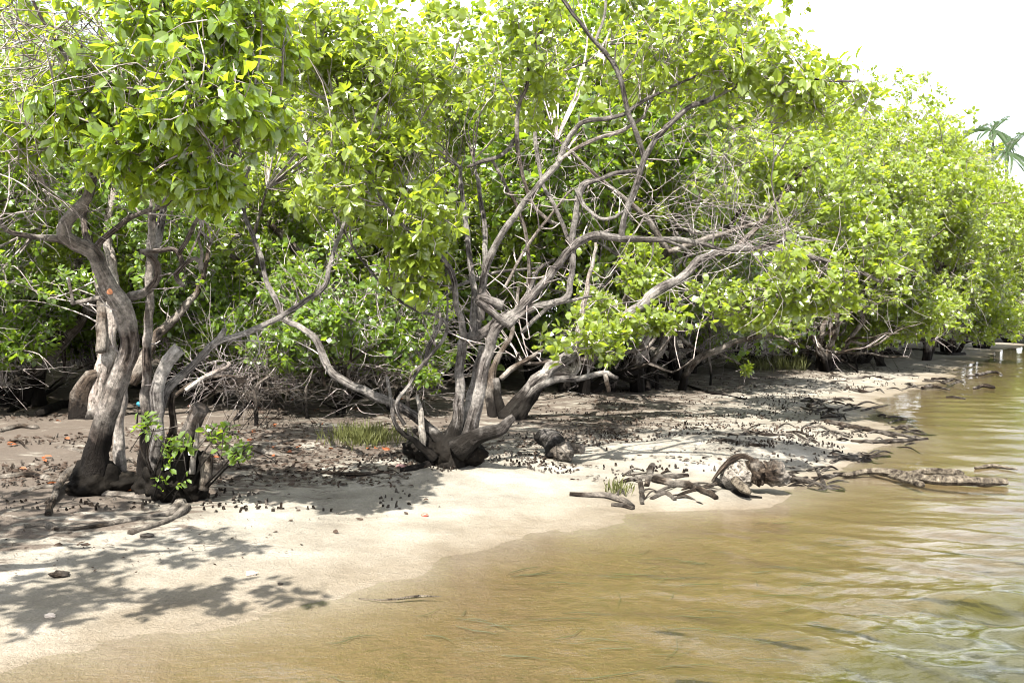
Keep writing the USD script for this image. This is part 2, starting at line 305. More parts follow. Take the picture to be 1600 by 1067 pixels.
# ------------------------------------------------------------------ ground and water
def axis(*pieces):
    return np.unique(np.round(np.concatenate([np.arange(a, b, s) for a, b, s in pieces]), 5))
def grid(xs, ys):
    X, Y = np.meshgrid(xs, ys, indexing='ij'); n, m = X.shape
    i, j = np.meshgrid(np.arange(n - 1), np.arange(m - 1), indexing='ij'); A = i * m + j
    f = np.vstack([np.stack([A, A + m, A + m + 1], -1).reshape(-1, 3), np.stack([A, A + m + 1, A + 1], -1).reshape(-1, 3)])
    return X, Y, f
X, Y, f = grid(axis((-300, -30, 15), (-30, -9, .8), (-9, -5, .15), (-5, 7, .05), (7, 12, .12), (12, 40, .5), (40, 320, 10)), axis((-120, -4, 8), (-4, 3, .4), (3, 15, .055), (15, 26, .13), (26, 60, .6), (60, 401, 11)))
Z = ground(X, Y)
sand = usdkit.material(stage, L + 'sand', {
    'g': ('geometry', {}), 's': ('separate_xyz', {}),
    'big': ('noise_texture', {'scale': 1.7, 'detail': 5, 'roughness': .6}), 'fine': ('noise_texture', {'scale': 60, 'detail': 3, 'roughness': .7}), 'med': ('noise_texture', {'scale': 7.5, 'detail': 6, 'roughness': .68}),
    'dry': ('rgb_ramp', {'ramp': [(.3, (.095, .086, .071)), (.45, (.13, .119, .099)), (.55, (.152, .140, .118)), (.7, (.19, .177, .153))]}),
    # muddy, litter-stained patches farther up the bank
    'ma': ('attribute', {'attribute': 'mud'}), 'up': ('map_range', {'from_min': 0, 'from_max': 1, 'to_min': -.20, 'to_max': .085, 'clamp': False}), 'mm': ('map_range', {'from_min': .475, 'from_max': .565, 'to_min': 0, 'to_max': .9, 'clamp': True}), 'add': ('math', {'math_type': 'add'}),
    'mapv': ('mapping', {'scale': (.75, 2.0, 1)}), 'mudn': ('noise_texture', {'scale': 3.4, 'detail': 8, 'roughness': .7, 'distortion': .5}),
    'mud': ('mix', {'mix_type': 'mix', 'color2': (.050, .039, .031)}),
    # wet rim and bed under water
    'wet': ('map_range', {'from_min': -.05, 'from_max': .06, 'to_min': 1, 'to_max': 0, 'clamp': True}), 'wetc': ('mix', {'mix_type': 'mix', 'color2': (.078, .055, .029)}),
    'deep2': ('map_range', {'from_min': -.36, 'from_max': -.15, 'to_min': 1, 'to_max': 0, 'clamp': True}), 'deep2c': ('mix', {'mix_type': 'mix', 'color2': (.011, .014, .005)}),
    'deep': ('map_range', {'from_min': -.17, 'from_max': -.10, 'to_min': 1, 'to_max': 0, 'clamp': True}), 'deepc': ('mix', {'mix_type': 'mix', 'color2': (.038, .036, .007)}),
    'bedmap': ('mapping', {'scale': (1.0, 4.2, 1), 'rotation': (0, 0, -.2)}), 'bedn': ('noise_texture', {'scale': 10, 'detail': 7, 'roughness': .66, 'distortion': .6}), 'bedr': ('map_range', {'from_min': .46, 'from_max': .66, 'to_min': 0, 'to_max': .85, 'clamp': True}),
    'under': ('map_range', {'from_min': -.06, 'from_max': -.02, 'to_min': 1, 'to_max': 0, 'clamp': True}), 'bedf': ('math', {'math_type': 'multiply'}), 'bedc': ('mix', {'mix_type': 'mix', 'color2': (.034, .029, .010)}),
    'speck': ('map_range', {'from_min': .3, 'from_max': .7, 'to_min': .80, 'to_max': 1.18}), 'mul': ('mix', {'mix_type': 'multiply', 'fac': 1.0}),
    'b1': ('bump', {'strength': .5, 'distance': .012}), 'b2': ('bump', {'strength': .6, 'distance': .05}),
    'rough': ('map_range', {'from_min': .0, 'from_max': .045, 'to_min': .38, 'to_max': .93, 'clamp': True}),
    'p': ('principled_bsdf', {'specular_ior_level': .12})},
    [('g.position', 's.vector'), ('g.position', 'big.vector'), ('g.position', 'fine.vector'), ('g.position', 'med.vector'), ('big.fac', 'dry.fac'), ('ma.fac', 'up.value'), ('g.position', 'mapv.vector'), ('mapv.vector', 'mudn.vector'),
     ('mudn.fac', 'add.value1'), ('up.result', 'add.value2'), ('add.value', 'mm.value'), ('mm.result', 'mud.fac'), ('dry.color', 'mud.color1'), ('s.z', 'wet.value'), ('wet.result', 'wetc.fac'), ('mud.color', 'wetc.color1'),
     ('s.z', 'deep.value'), ('deep.result', 'deepc.fac'), ('wetc.color', 'deepc.color1'), ('g.position', 'bedmap.vector'), ('bedmap.vector', 'bedn.vector'), ('bedn.fac', 'bedr.value'), ('s.z', 'under.value'), ('bedr.result', 'bedf.value1'), ('under.result', 'bedf.value2'),
     ('bedf.value', 'bedc.fac'), ('deepc.color', 'bedc.color1'), ('s.z', 'deep2.value'), ('deep2.result', 'deep2c.fac'), ('bedc.color', 'deep2c.color1'), ('fine.fac', 'speck.value'), ('deep2c.color', 'mul.color1'), ('speck.result', 'mul.color2'), ('mul.color', 'p.base_color'),
     ('fine.fac', 'b1.height'), ('med.fac', 'b2.height'), ('b1.normal', 'b2.normal'), ('b2.normal', 'p.normal'), ('s.z', 'rough.value'), ('rough.result', 'p.roughness')], surface='p.BSDF')
sp = top('sand_bank', (np.stack([X, Y, Z], -1).reshape(-1, 3), f), sand, 'pale muddy sand bank sloping down into the shallow water', kind='structure', smooth=True)

s_ = sdist(X, Y); mud_ = np.clip((s_ - .9) / 2.6, 0, 1) + .22 * np.clip((-.6 - X / np.maximum(Y, 1) * 3) / .8, 0, 1) * np.clip((s_ - 1.4) / 1.0, 0, 1)
for (px, py, r, h) in MOUNDS:
    c = G0(px, py, .12); mud_ = mud_ - 5.0 * h * np.exp(-((X - c[0]) ** 2 + (Y - c[1]) ** 2) / r ** 2)
UsdGeom.PrimvarsAPI(stage.GetPrimAtPath(sp)).CreatePrimvar('mud', Sdf.ValueTypeNames.FloatArray, 'vertex').Set(np.clip(mud_, -.5, 1.3).ravel().astype(np.float32))
X, Y, f = grid(axis((-60, -8, 6), (-8, -3, .3), (-3, 6.5, .04), (6.5, 12, .12), (12, 40, .5), (40, 320, 12)), axis((-120, 2, 8), (2, 3.6, .15), (3.6, 10, .04), (10, 20, .1), (20, 60, .4), (60, 300, 12)))
s = sdist(X, Y); amp = np.clip((-s - .2) / 3.2, 0.05, 1) ** 1.2
def waves(x, y):
    rng = np.random.default_rng(4); z = np.zeros_like(x)
    wx = x + .5 * (meshkit.fbm(np.stack([x * .7, y * .7, 0 * x], -1), 2, 1) - .5); wy = y + .5 * (meshkit.fbm(np.stack([x * .7, y * .7, 0 * x], -1), 2, 9) - .5)
    for k in range(14):
        a = math.radians(76 + rng.normal() * 17); lam = .12 * 1.18 ** k; q = 2 * np.pi / lam
        z += .0165 * lam ** .97 * np.sin(q * (wx * math.cos(a) + wy * math.sin(a)) + rng.uniform(0, 7))
    return z * (.45 + 1.1 * meshkit.fbm(np.stack([x * .45, y * .45, 0 * x], -1), 2, 21))
Z = waves(X, Y) * (.015 + .985 * amp) * np.clip(26 / np.maximum(np.hypot(X, Y), 1), 0, 1)
lim_ = np.maximum(-ground(X, Y) * .55, .004); Z = lim_ * np.tanh(Z / lim_)      # no trough reaches the bed
waterM = usdkit.material(stage, L + 'water', {
    'g': ('geometry', {}), 'map': ('mapping', {'scale': (1.0, 3.2, 1), 'rotation': (0, 0, -.25)}), 'n': ('noise_texture', {'scale': 5, 'detail': 4, 'roughness': .6, 'distortion': .8}),
    'n2': ('noise_texture', {'scale': 28, 'detail': 3, 'roughness': .6}), 'b': ('bump', {'strength': .2, 'distance': .02}), 'b2': ('bump', {'strength': .16, 'distance': .004}),
    'fr': ('fresnel', {'IOR': 1.33}), 't': ('transparent_bsdf', {}), 'd': ('diffuse_bsdf', {'color': (.055, .052, .014)}), 'gl': ('glossy_bsdf', {'roughness': .012, 'color': (1, 1, 1)}),
    'dep': ('attribute', {'attribute': 'depth'}), 'tc': ('mix', {'mix_type': 'mix', 'color1': (1, 1, 1), 'color2': (.74, .70, .40)}), 'df': ('math', {'math_type': 'multiply', 'value2': .30}),
    'm1': ('mix_closure', {}), 'm2': ('mix_closure', {})},
    [('dep.fac', 'tc.fac'), ('tc.color', 't.color'), ('dep.fac', 'df.value1'), ('df.value', 'm1.fac'), ('g.position', 'map.vector'), ('map.vector', 'n.vector'), ('map.vector', 'n2.vector'), ('n.fac', 'b.height'), ('n2.fac', 'b2.height'), ('b.normal', 'b2.normal'), ('b2.normal', 'gl.normal'),
     ('t.BSDF', 'm1.closure1'), ('d.BSDF', 'm1.closure2'), ('fr.fac', 'm2.fac'), ('m1.closure', 'm2.closure1'), ('gl.BSDF', 'm2.closure2')], surface='m2.closure')
wp = top('water', (np.stack([X, Y, Z], -1).reshape(-1, 3), f), waterM, 'shallow tan and olive river water with small ripples', kind='structure', smooth=True)

depth_ = np.clip((Z - ground(X, Y)) / .5, 0, 1).ravel()
UsdGeom.PrimvarsAPI(stage.GetPrimAtPath(wp)).CreatePrimvar('depth', Sdf.ValueTypeNames.FloatArray, 'vertex').Set(depth_.astype(np.float32))

# ------------------------------------------------------------------ trees traced limb by limb
class Tree:
    """A tree with its own limbs; crown leaves are gathered and made at the end."""
    def __init__(s, name, label, Y, base_px, bark, seed, cat='tree', group=None, scale=1.0, snags=.25):
        s.snags = snags; Y = Y or float(GP(*base_px)[1]); s.scale = scale
        s.Y = Y; s.rng = np.random.default_rng(seed); s.bark = bark; s.seed = seed
        b = P(base_px[0], base_px[1], Y); b[2] = float(ground(b[0], b[1])) - .02
        s.path = thing(name, label, cat, b, group); s.nodes = []; s.lv = []; s.tw = []; s.k = 0; s.base = b
    def limb(s, pts, name='limb', dy=0., dy2=None, sides=9, mat=None, label=None, rough=.19, wob=.0, parent=None, foot=False, scale=1.0):
        """pts: (px, py, width in px); the depth runs from dy to dy2 (metres relative to the tree's)."""
        s.k += 1; n = len(pts); dy2 = dy if dy2 is None else dy2
        Ys = [s.Y + dy + (dy2 - dy) * i / max(n - 1, 1) for i in range(n)]
        q = np.array([P(p[0], p[1], y) for p, y in zip(pts, Ys)]); r = np.array([W(p[2], y) / 2 * scale * s.scale for p, y in zip(pts, Ys)])
        if foot: q[0, 2] = float(ground(q[0, 0], q[0, 1])) - .06
        if wob == 0: wob = float(np.mean(r)) * 1.5
        m = tube(q, r, sides, rough=rough, seed=s.seed * 31 + s.k, wobble=wob if n > 2 else 0, freq=4.5)
        nd = spline(q, .15)
        if name != 'broken_stub': s.nodes.append(nd)
        if name in ('limb', 'trunk') and s.snags:
            for i in range(2, len(nd)):
                if nd[i, 2] > 1.0 and s.rng.random() < s.snags:
                    d = unit(s.rng.normal(size=3) + [0, 0, .5]); l = s.rng.uniform(.1, .55); a = nd[i]; e = a + d * l * .5; g_ = e + unit(d + s.rng.normal(size=3) * .6) * l * .5
                    s.tw.append(tube([a, e, g_], [.008, .006, .003], 4, step=l / 5, rough=0, wobble=.04))
                    s.tw.append(tube([e, e + unit(d + s.rng.normal(size=3) * .9) * l * .4], [.005, .002], 3, step=l / 5, rough=0))
        return part(parent or s.path, name, m, mat or s.bark, smooth=True, label=label)
    def crown(s, px, py, rx, ry, n, dy=0., rd=1.0, size=.1, droop=0., kind='mid', gap=.45, freq=.9, shell=.42, leaves=(7, 12), link=.10, updir=.5):
        c = P(px, py, s.Y + dy); r = (W(rx, s.Y + dy), rd, W(ry, s.Y + dy))
        q = blob(c, r, n, s.rng, gap, freq, shell, s.seed + len(s.lv))
        q = q[q[:, 2] > ground(q[:, 0], q[:, 1]) + .25]
        d = unit(unit((q - c) / r) + s.rng.normal(size=q.shape) * .45 + np.array([0, 0, updir - droop]))
        s.lv.append((sprigs(q, d, s.rng, leaves, size, droop, kind), kind))
        L1 = s.rng.uniform(.12, .38, (len(q), 1)); p0 = q - d * L1 + s.rng.normal(size=q.shape) * .05
        s.tw.append(sticks(p0, q, .0052, .0028, bend=s.rng.normal(size=q.shape) * .025))
        if s.nodes and link > 0:
            nd = np.vstack(s.nodes); nd = nd[nd[:, 2] > .6] if (nd[:, 2] > .6).any() else nd
            pick = s.rng.random(len(q)) < link
            if pick.any():
                t = cKDTree(nd)
                for a in p0[pick]:
                    dist, i = t.query(a + np.array([0, 0, -.4])); b = nd[i]
                    if dist > 2.2: continue
                    mid = (a + b) / 2 + s.rng.normal(size=3) * .12 * dist; m2 = .75 * a + .25 * b + s.rng.normal(size=3) * .06 * dist
                    r0 = .006 + .0055 * dist
                    s.tw.append(tube([b, mid, m2, a], [r0, r0 * .75, r0 * .55, .004], 4, step=.14, rough=0, wobble=.05, seed=s.k)); s.nodes.append(np.array([mid, m2]))
    def spray(s, px, py, n, ln, dy=0., spread=1.0, up=.2, aim=None, r=.004):
        """Bare grey twigs bursting from a point."""
        c = P(px, py, s.Y + dy)
        for _ in range(n):
            d = s.rng.normal(size=3) * spread + np.array([0, 0, up]) + (np.array(aim) if aim is not None else 0); d = unit(d)
            l = ln * s.rng.uniform(.45, 1.2); a = c + s.rng.normal(size=3) * .12 * ln
            q = [a]
            for _ in range(4): d = unit(d + s.rng.normal(size=3) * .28 + np.array([0, 0, -.05])); q.append(q[-1] + d * l / 4)
            s.tw.append(tube(q, np.linspace(r, r * .4, 5), 3, step=l / 7, rough=0))
            for j in (1, 2, 3):
                if s.rng.random() < .85:
                    e = unit(d + s.rng.normal(size=3) * .7); m = q[j] + e * l * .22 + s.rng.normal(size=3) * .02
                    s.tw.append(tube([q[j], m, m + unit(e + s.rng.normal(size=3) * .5) * l * .2], [r * .6, r * .45, r * .3], 3, step=l / 6, rough=0))
    def finish(s, mat, twig=None, singles=0):
        if s.tw: part(s.path, 'twigs', join(s.tw), twig or twigM, smooth=True, kind='stuff')
        allV = []
        for (arr, kind) in s.lv: allV.append((*leaf_mesh(*arr, kind), arr[0]))
        if singles:
            cat = [(np.linalg.norm(pos - [0, 0, CAMZ], axis=1) / 1.0 + np.where((np.abs(pos[:, 0] / pos[:, 1]) < .53) & (pos[:, 2] < CAMZ + .33 * pos[:, 1]) & (pos[:, 1] > 1), 0, 1e3), np.full(len(pos), i), np.arange(len(pos))) for i, (V, Fc, pos) in enumerate(allV)]
            d, I, J = (np.concatenate(x) for x in zip(*cat)); o = np.argsort(d)[:singles]
            gone = [np.zeros(len(a[0]), bool) for a in allV]
            for k in o:
                V, Fc, _ = allV[I[k]]; part(s.path, 'leaf', (V[J[k]], Fc), mat); gone[I[k]][J[k]] = True
            allV = [(V[~g], Fc, pos[~g]) for (V, Fc, pos), g in zip(allV, gone)]
        if allV: part(s.path, 'leaves', join([flat(V, Fc) for V, Fc, _ in allV])[:2], mat, kind='stuff')

# --- the twisted mangrove at the left, nearest the camera
A = Tree('mangrove_tree', 'brown twisted mangrove at the left with a round orange cut scar on its trunk', None, (150, 768), barkB, 1, scale=.74)
tr = A.limb([(148, 775, 82), (150, 745, 66), (154, 705, 53), (166, 650, 47), (184, 600, 44), (203, 545, 41), (200, 505, 42), (190, 475, 46), (171, 447, 40), (157, 415, 33), (143, 391, 34), (118, 380, 33), (100, 365, 32), (105, 345, 29), (120, 328, 26), (136, 308, 22), (150, 268, 18), (165, 215, 14), (170, 150, 9)], 'trunk', 0, -.7, sides=14, foot=True, wob=.035)
part(tr, 'cut_scar', tube([P(170, 455, A.Y - .23), P(171, 456, A.Y - .40)], [.032, .026], 12, rough=.3), plain('fresh_cut_wood', (.20, .075, .03), .8), smooth=30, label='round orange cut scar on the trunk')
part(A.path, 'root_base', join([lump(P(150, 752, A.Y), (.22, .20, .20), 41), lump(P(190, 758, A.Y + .05), (.18, .15, .13), 42), lump(P(128, 762, A.Y - .05), (.12, .12, .10), 43)]), mudM, smooth=True)
A.limb([(187, 745, 30), (187, 690, 23), (189, 640, 20), (196, 590, 20), (204, 540, 17), (206, 500, 12)], 'trunk', .25, .15, foot=True, mat=barkP, label='paler second stem behind the trunk')
A.limb([(105, 378, 16), (83, 372, 15), (60, 370, 12), (41, 368, 12), (13, 361, 11), (0, 342, 10), (-30, 290, 9), (-50, 200, 6)], dy=-.4, dy2=-1.0)
A.limb([(140, 388, 16), (134, 360, 13), (132, 335, 12), (137, 290, 10), (128, 230, 8), (120, 160, 6)], dy=-.3, dy2=.1)
A.limb([(148, 392, 16), (160, 375, 13), (178, 360, 12), (204, 340, 11), (233, 328, 10), (262, 318, 9), (300, 280, 7), (330, 220, 5)], dy=-.3, dy2=-1.0)
A.limb([(172, 468, 12), (150, 466, 11), (137, 469, 10), (112, 474, 8)], name='broken_stub', dy=-.05, dy2=.15)
A.limb([(114, 474, 7), (111, 455, 7), (107, 432, 5)], name='broken_stub', dy=.1)
A.limb([(192, 475, 24), (205, 463, 21), (223, 458, 19), (238, 450, 16), (247, 432, 15), (245, 412, 14), (236, 400, 13), (222, 393, 11)], dy=.0, dy2=-.25)
A.limb([(220, 393, 11), (245, 393, 12), (268, 389, 11), (279, 397, 10), (284, 415, 11), (274, 428, 11), (280, 440, 11), (287, 447, 8)], dy=-.25, dy2=-.35)
A.limb([(275, 428, 10), (290, 412, 9), (304, 404, 9), (315, 412, 9), (314, 421, 8)], dy=-.35)
A.limb([(312, 416, 7), (316, 395, 6), (310, 370, 6), (318, 345, 5)], dy=-.35, dy2=-.5)
A.limb([(280, 397, 9), (295, 370, 9), (308, 345, 8), (322, 322, 7), (350, 280, 6), (380, 200, 4)], dy=-.35, dy2=-1.1)
for (pp, d0, d1) in [([(160, 230, 10), (120, 120, 8), (60, 20, 7), (30, -60, 5)], -.7, -1.2), ([(168, 180, 9), (210, 90, 7), (250, 10, 6), (290, -80, 4)], -.7, -1.6), ([(330, 220, 6), (300, 130, 5), (268, 50, 5), (255, 0, 4)], -1.4, -2.0), ([(300, 130, 5), (330, 190, 4), (345, 235, 3)], -1.9, -2.1)]:
    A.limb(pp, dy=d0, dy2=d1, sides=6)
for a in [(90, 70, 120, 120, 80, -.6, .9), (230, 90, 160, 140, 260, -1.8, .9), (340, 170, 120, 110, 200, -2.2, .7), (250, 240, 130, 75, 170, -1.6, .6), (150, 190, 110, 100, 150, -1.3, .7), (380, 40, 90, 110, 160, -2.0, .7), (60, 215, 70, 60, 60, -1.0, .5), (330, 270, 80, 55, 90, -1.8, .5)]:
    A.crown(*a[:4], int(a[4] * .7), dy=a[5], rd=a[6], size=.104, droop=.45, kind='near', gap=.44, freq=1.6, leaves=(7, 12), updir=.1)
for (x, y, n, l, d) in [(20, 20, 18, 1.0, -1.8), (10, 140, 16, .9, -1.7), (70, 90, 14, .8, -1.9), (20, 250, 14, .8, -1.4), (120, 30, 10, .7, -1.9), (60, 320, 8, .6, -1.0), (280, 120, 8, .7, -2.4)]: A.spray(x, y, n, l, d, aim=(.15, 0, -.35), r=.006)
A.finish(leafA, singles=300)

# --- thin upright stem
C = Tree('mangrove_tree', 'thin straight reddish mangrove stem beside the twisted mangrove', None, (222, 745), barkB, 2)
C.limb([(221, 752, 18), (224, 700, 15), (228, 640, 15), (230, 560, 14), (233, 470, 13), (234, 400, 13), (240, 330, 12), (243, 270, 10), (250, 180, 7), (240, 90, 5)], 'trunk', 0, .1, foot=True)
C.limb([(235, 420, 10), (242, 385, 14), (250, 355, 14), (257, 325, 11), (275, 260, 8), (300, 180, 5)], dy=.12, dy2=.4, mat=barkG)
C.crown(270, 130, 120, 110, 160, dy=.5, rd=.8, size=.105, droop=.2, gap=.42)
C.finish(leafM, singles=0)

# --- the stump clump with the long grey branch reaching right
B = Tree('mangrove_stump', 'muddy black mangrove stump clump with a grey snapped stem and one long branch reaching right', None, (278, 782), barkG, 3, cat='stump')
part(B.path, 'root_base', join([lump(P(277, 752, B.Y), (.22, .20, .22), 1), lump(P(306, 742, B.Y - .05), (.11, .12, .22), 2), lump(P(250, 750, B.Y + .05), (.14, .16, .18), 3), lump(P(228, 762, B.Y + .1), (.10, .12, .10), 4)]), mudM, smooth=True)
B.limb([(242, 742, 26), (244, 690, 24), (246, 640, 22), (251, 600, 21), (258, 572, 21), (272, 555, 22), (284, 543, 22)], 'trunk', 0, .05, sides=12, foot=False)
B.limb([(250, 640, 14), (262, 608, 14), (280, 592, 13), (296, 577, 13), (330, 541, 12), (365, 527, 10), (400, 514, 10), (438, 494, 9), (475, 472, 9), (504, 452, 9), (514, 420, 8), (522, 392, 7), (531, 366, 6), (545, 320, 4)], dy=.1, dy2=.7)
B.limb([(330, 541, 10), (342, 530, 9), (354, 514, 8)], name='broken_stub', dy=.25)
B.limb([(281, 745, 30), (286, 700, 27), (300, 665, 27), (317, 636, 29)], 'trunk', -.1, -.18, sides=12, mat=barkB, label='short stem sawn off at a slant')
B.limb([(300, 740, 10), (306, 690, 8), (309, 650, 4)], name='broken_stub', dy=-.2, mat=barkP)
B.limb([(318, 765, 16), (322, 735, 20), (322, 712, 22)], name='broken_stub', dy=-.15, mat=rootM)
B.limb([(258, 745, 16), (262, 700, 14), (270, 660, 12), (268, 610, 9)], 'trunk', .15, .2, mat=rootM)
B.spray(370, 525, 5, .5, .3); B.spray(500, 455, 6, .6, .6)
B.finish(leafM)
S = Tree('mangrove_seedling', 'young bright green mangrove shoots sprouting round the muddy stump clump', B.Y - .25, (300, 782), twigM, 5, cat='seedling')
for (x, y) in [(240, 670), (255, 700), (252, 735), (295, 690), (335, 668), (345, 690), (370, 705), (385, 700), (290, 740), (270, 680), (355, 665), (225, 655)]:
    S.limb([(280 + (x - 300) * .4, 772, 4), (276 + (x - 300) * .75, y + 45, 3), (x, y, 2.4)], 'stem', .15, -.1, sides=5, mat=barkD, rough=0)
    S.crown(x, y, 16, 14, 3, dy=-.05, rd=.1, size=.078, kind='near', gap=0, leaves=(5, 8), link=0, updir=.9)
S.finish(leafD, twig=barkD, singles=120)
# --- pale trunk with a dark stump behind the twisted tree
D = Tree('mangrove_tree', 'pale mangrove trunk with a dark hollow stump at its foot, behind the twisted mangrove', None, (140, 655), barkP, 7)
D.limb([(146, 662, 28), (152, 620, 22), (160, 575, 23), (166, 545, 24), (172, 500, 18), (178, 440, 15), (170, 360, 12), (180, 250, 9), (170, 120, 6)], 'trunk', 0, .3, sides=12, foot=True, rough=.2)
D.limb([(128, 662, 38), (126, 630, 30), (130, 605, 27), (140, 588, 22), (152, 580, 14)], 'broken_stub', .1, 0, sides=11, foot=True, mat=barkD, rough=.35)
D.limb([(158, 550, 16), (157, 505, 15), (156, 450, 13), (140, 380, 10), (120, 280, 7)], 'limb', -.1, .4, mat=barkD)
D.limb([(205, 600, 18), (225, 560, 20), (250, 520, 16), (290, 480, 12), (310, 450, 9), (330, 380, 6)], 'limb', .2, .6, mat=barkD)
for a in [(160, 250, 260, 150, 420, .4), (60, 380, 150, 110, 220, .5), (300, 380, 130, 100, 200, .9)]: D.crown(*a[:5], dy=a[5], rd=1.4, size=.1, gap=.46)
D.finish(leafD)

# --- the many-stemmed grey mangrove in the middle
M = Tree('mangrove_tree', 'grey many-stemmed mangrove with a hooked limb and dark stubby foot in the middle', None, (702, 726), barkF, 11, scale=.74)
M.limb([(704, 738, 78), (706, 712, 66), (709, 690, 46), (712, 670, 30), (717, 630, 23), (720, 585, 21), (722, 550, 21), (727, 531, 23), (748, 526, 22), (768, 515, 20), (782, 497, 17), (800, 480, 12)], 'trunk', 0, .1, sides=14, foot=True, rough=.2)
M.limb([(722, 712, 46), (732, 685, 38), (739, 660, 30), (748, 612, 25), (758, 565, 24), (769, 530, 23), (781, 510, 22), (813, 483, 20), (847, 446, 18), (880, 407, 17), (895, 388, 18), (910, 374, 18), (937, 367, 17), (971, 375, 15), (1021, 374, 12), (1064, 376, 11), (1100, 382, 10), (1130, 390, 9), (1189, 387, 8), (1245, 370, 6), (1300, 375, 4)], 'trunk', -.1, -.6, sides=13, rough=.16)
M.limb([(712, 705, 52), (735, 686, 42), (763, 675, 33), (785, 668, 25), (804, 658, 15)], 'broken_stub', -.2, -.25, sides=13, rough=.22)
M.limb([(725, 530, 18), (720, 500, 14), (714, 480, 13), (709, 447, 13), (702, 420, 13), (690, 402, 13), (676, 391, 12), (645, 365, 10), (600, 320, 7), (570, 250, 5)], dy=0, dy2=-.8)
M.limb([(737, 528, 16), (739, 500, 15), (741, 460, 13), (735, 421, 12), (727, 340, 11), (722, 300, 10), (719, 262, 8)], dy=.05, dy2=.4)
M.limb([(745, 520, 16), (750, 470, 14), (757, 425, 13), (759, 390, 11), (758, 358, 11), (747, 287, 9), (740, 250, 6)], dy=.1, dy2=.8)
M.limb([(752, 500, 15), (752, 456, 16), (762, 410, 15), (790, 358, 14), (823, 312, 13), (870, 257, 12), (884, 225, 11), (897, 205, 11), (916, 191, 10), (975, 179, 9), (1001, 160, 8), (1060, 130, 6), (1120, 110, 4)], dy=.05, dy2=-.6)
M.limb([(872, 252, 8), (900, 232, 8), (937, 215, 8), (970, 205, 8), (1006, 182, 6)], dy=-.25, dy2=-.4, mat=barkP)
M.limb([(971, 376, 13), (973, 354, 13), (982, 320, 13), (993, 292, 13), (1007, 249, 13), (1022, 222, 12), (1043, 198, 12), (1076, 169, 11), (1098, 160, 11), (1126, 148, 9), (1183, 121, 7), (1225, 127, 6), (1281, 124, 5), (1340, 128, 4)], dy=-.4, dy2=-1.0)
M.limb([(1007, 249, 11), (996, 211, 11), (980, 169, 10), (969, 122, 10), (950, 88, 10), (929, 65, 9), (912, 44, 8), (880, 0, 7), (850, -60, 5)], dy=-.45, dy2=-.9)
M.limb([(930, 66, 7), (944, 25, 6), (947, -20, 5)], dy=-.7, dy2=-.6, sides=6)
M.limb([(1133, 145, 7), (1141, 118, 6), (1144, 95, 5), (1170, 60, 4)], dy=-.65, dy2=-.5, sides=6)
M.limb([(786, 478, 22), (768, 473, 23), (750, 466, 19), (748, 472, 17), (765, 487, 16), (782, 497, 16), (797, 507, 17), (806, 497, 15), (817, 490, 14), (847, 478, 14), (872, 472, 13), (887, 463, 13), (892, 445, 13), (895, 379, 13), (899, 329, 13), (906, 300, 16), (915, 288, 15), (937, 281, 10), (967, 270, 9), (997, 266, 8)], 'limb', -.25, -.35, label='hooked limb bleached pale on top', sides=10)
M.limb([(901, 295, 13), (908, 312, 10), (916, 325, 9), (937, 341, 8), (958, 341, 7), (967, 336, 7), (982, 326, 5)], dy=-.35, dy2=-.5)
M.limb([(893, 382, 10), (883, 362, 9), (870, 329, 9), (849, 291, 8), (840, 245, 9), (835, 208, 9)], dy=-.3, dy2=.1)
M.limb([(870, 350, 7), (853, 341, 8), (828, 312, 8), (812, 249, 9), (807, 211, 10), (810, 169, 9), (823, 135, 8), (830, 84, 7), (855, 28, 6), (860, -30, 4)], dy=.3, dy2=0, mat=barkB)
M.limb([(808, 213, 9), (795, 232, 9), (777, 246, 9), (752, 253, 9), (730, 262, 6)], dy=.2, dy2=.25)
M.limb([(769, 250, 7), (790, 290, 7), (807, 320, 7), (823, 371, 8), (828, 447, 8), (830, 480, 8)], dy=.35, dy2=.6, mat=barkB)
M.limb([(788, 450, 6), (828, 379, 6), (870, 325, 5), (892, 296, 4)], dy=.0, dy2=-.2, mat=barkP)
M.limb([(752, 540, 11), (744, 580, 12), (733, 620, 14), (726, 660, 14), (722, 690, 14)], dy=.35, dy2=.25)
M.limb([(700, 705, 34), (672, 672, 24), (642, 646, 20), (607, 627, 18), (565, 611, 17), (523, 588, 17), (504, 558, 16), (489, 527, 14), (465, 511, 13), (443, 499, 13), (433, 473, 12), (416, 435, 11), (406, 396, 11), (392, 358, 10), (380, 320, 8), (390, 260, 6)], dy=.1, dy2=.9)
M.limb([(680, 718, 22), (655, 693, 15), (630, 679, 12), (617, 660, 10), (611, 627, 9), (606, 588, 7)], 'broken_stub', -.1, -.15)
M.limb([(632, 664, 9), (619, 632, 8), (640, 600, 8), (657, 573, 8), (692, 531, 8), (699, 508, 7), (690, 498, 6), (677, 492, 6), (650, 485, 6), (611, 458, 6), (560, 400, 5), (520, 330, 4)], dy=-.2, dy2=-.3)
M.limb([(698, 515, 6), (699, 470, 5), (696, 420, 5), (694, 390, 3)], dy=-.2, dy2=-.2, sides=6)
M.limb([(660, 705, 16), (658, 670, 15), (657, 640, 12), (653, 616, 8)], 'broken_stub', -.05, 0, mat=saltM, label='pale splintered stub')
M.limb([(672, 715, 18), (668, 690, 18), (645, 668, 12)], 'broken_stub', .1, .1, mat=barkD)
M.limb([(690, 500, 10), (672, 540, 11), (664, 570, 11)], dy=.6, dy2=.6)
M.limb([(1040, 376, 8), (1075, 392, 6), (1069, 412, 5), (1072, 418, 4)], dy=-.55, dy2=-.55, sides=6)
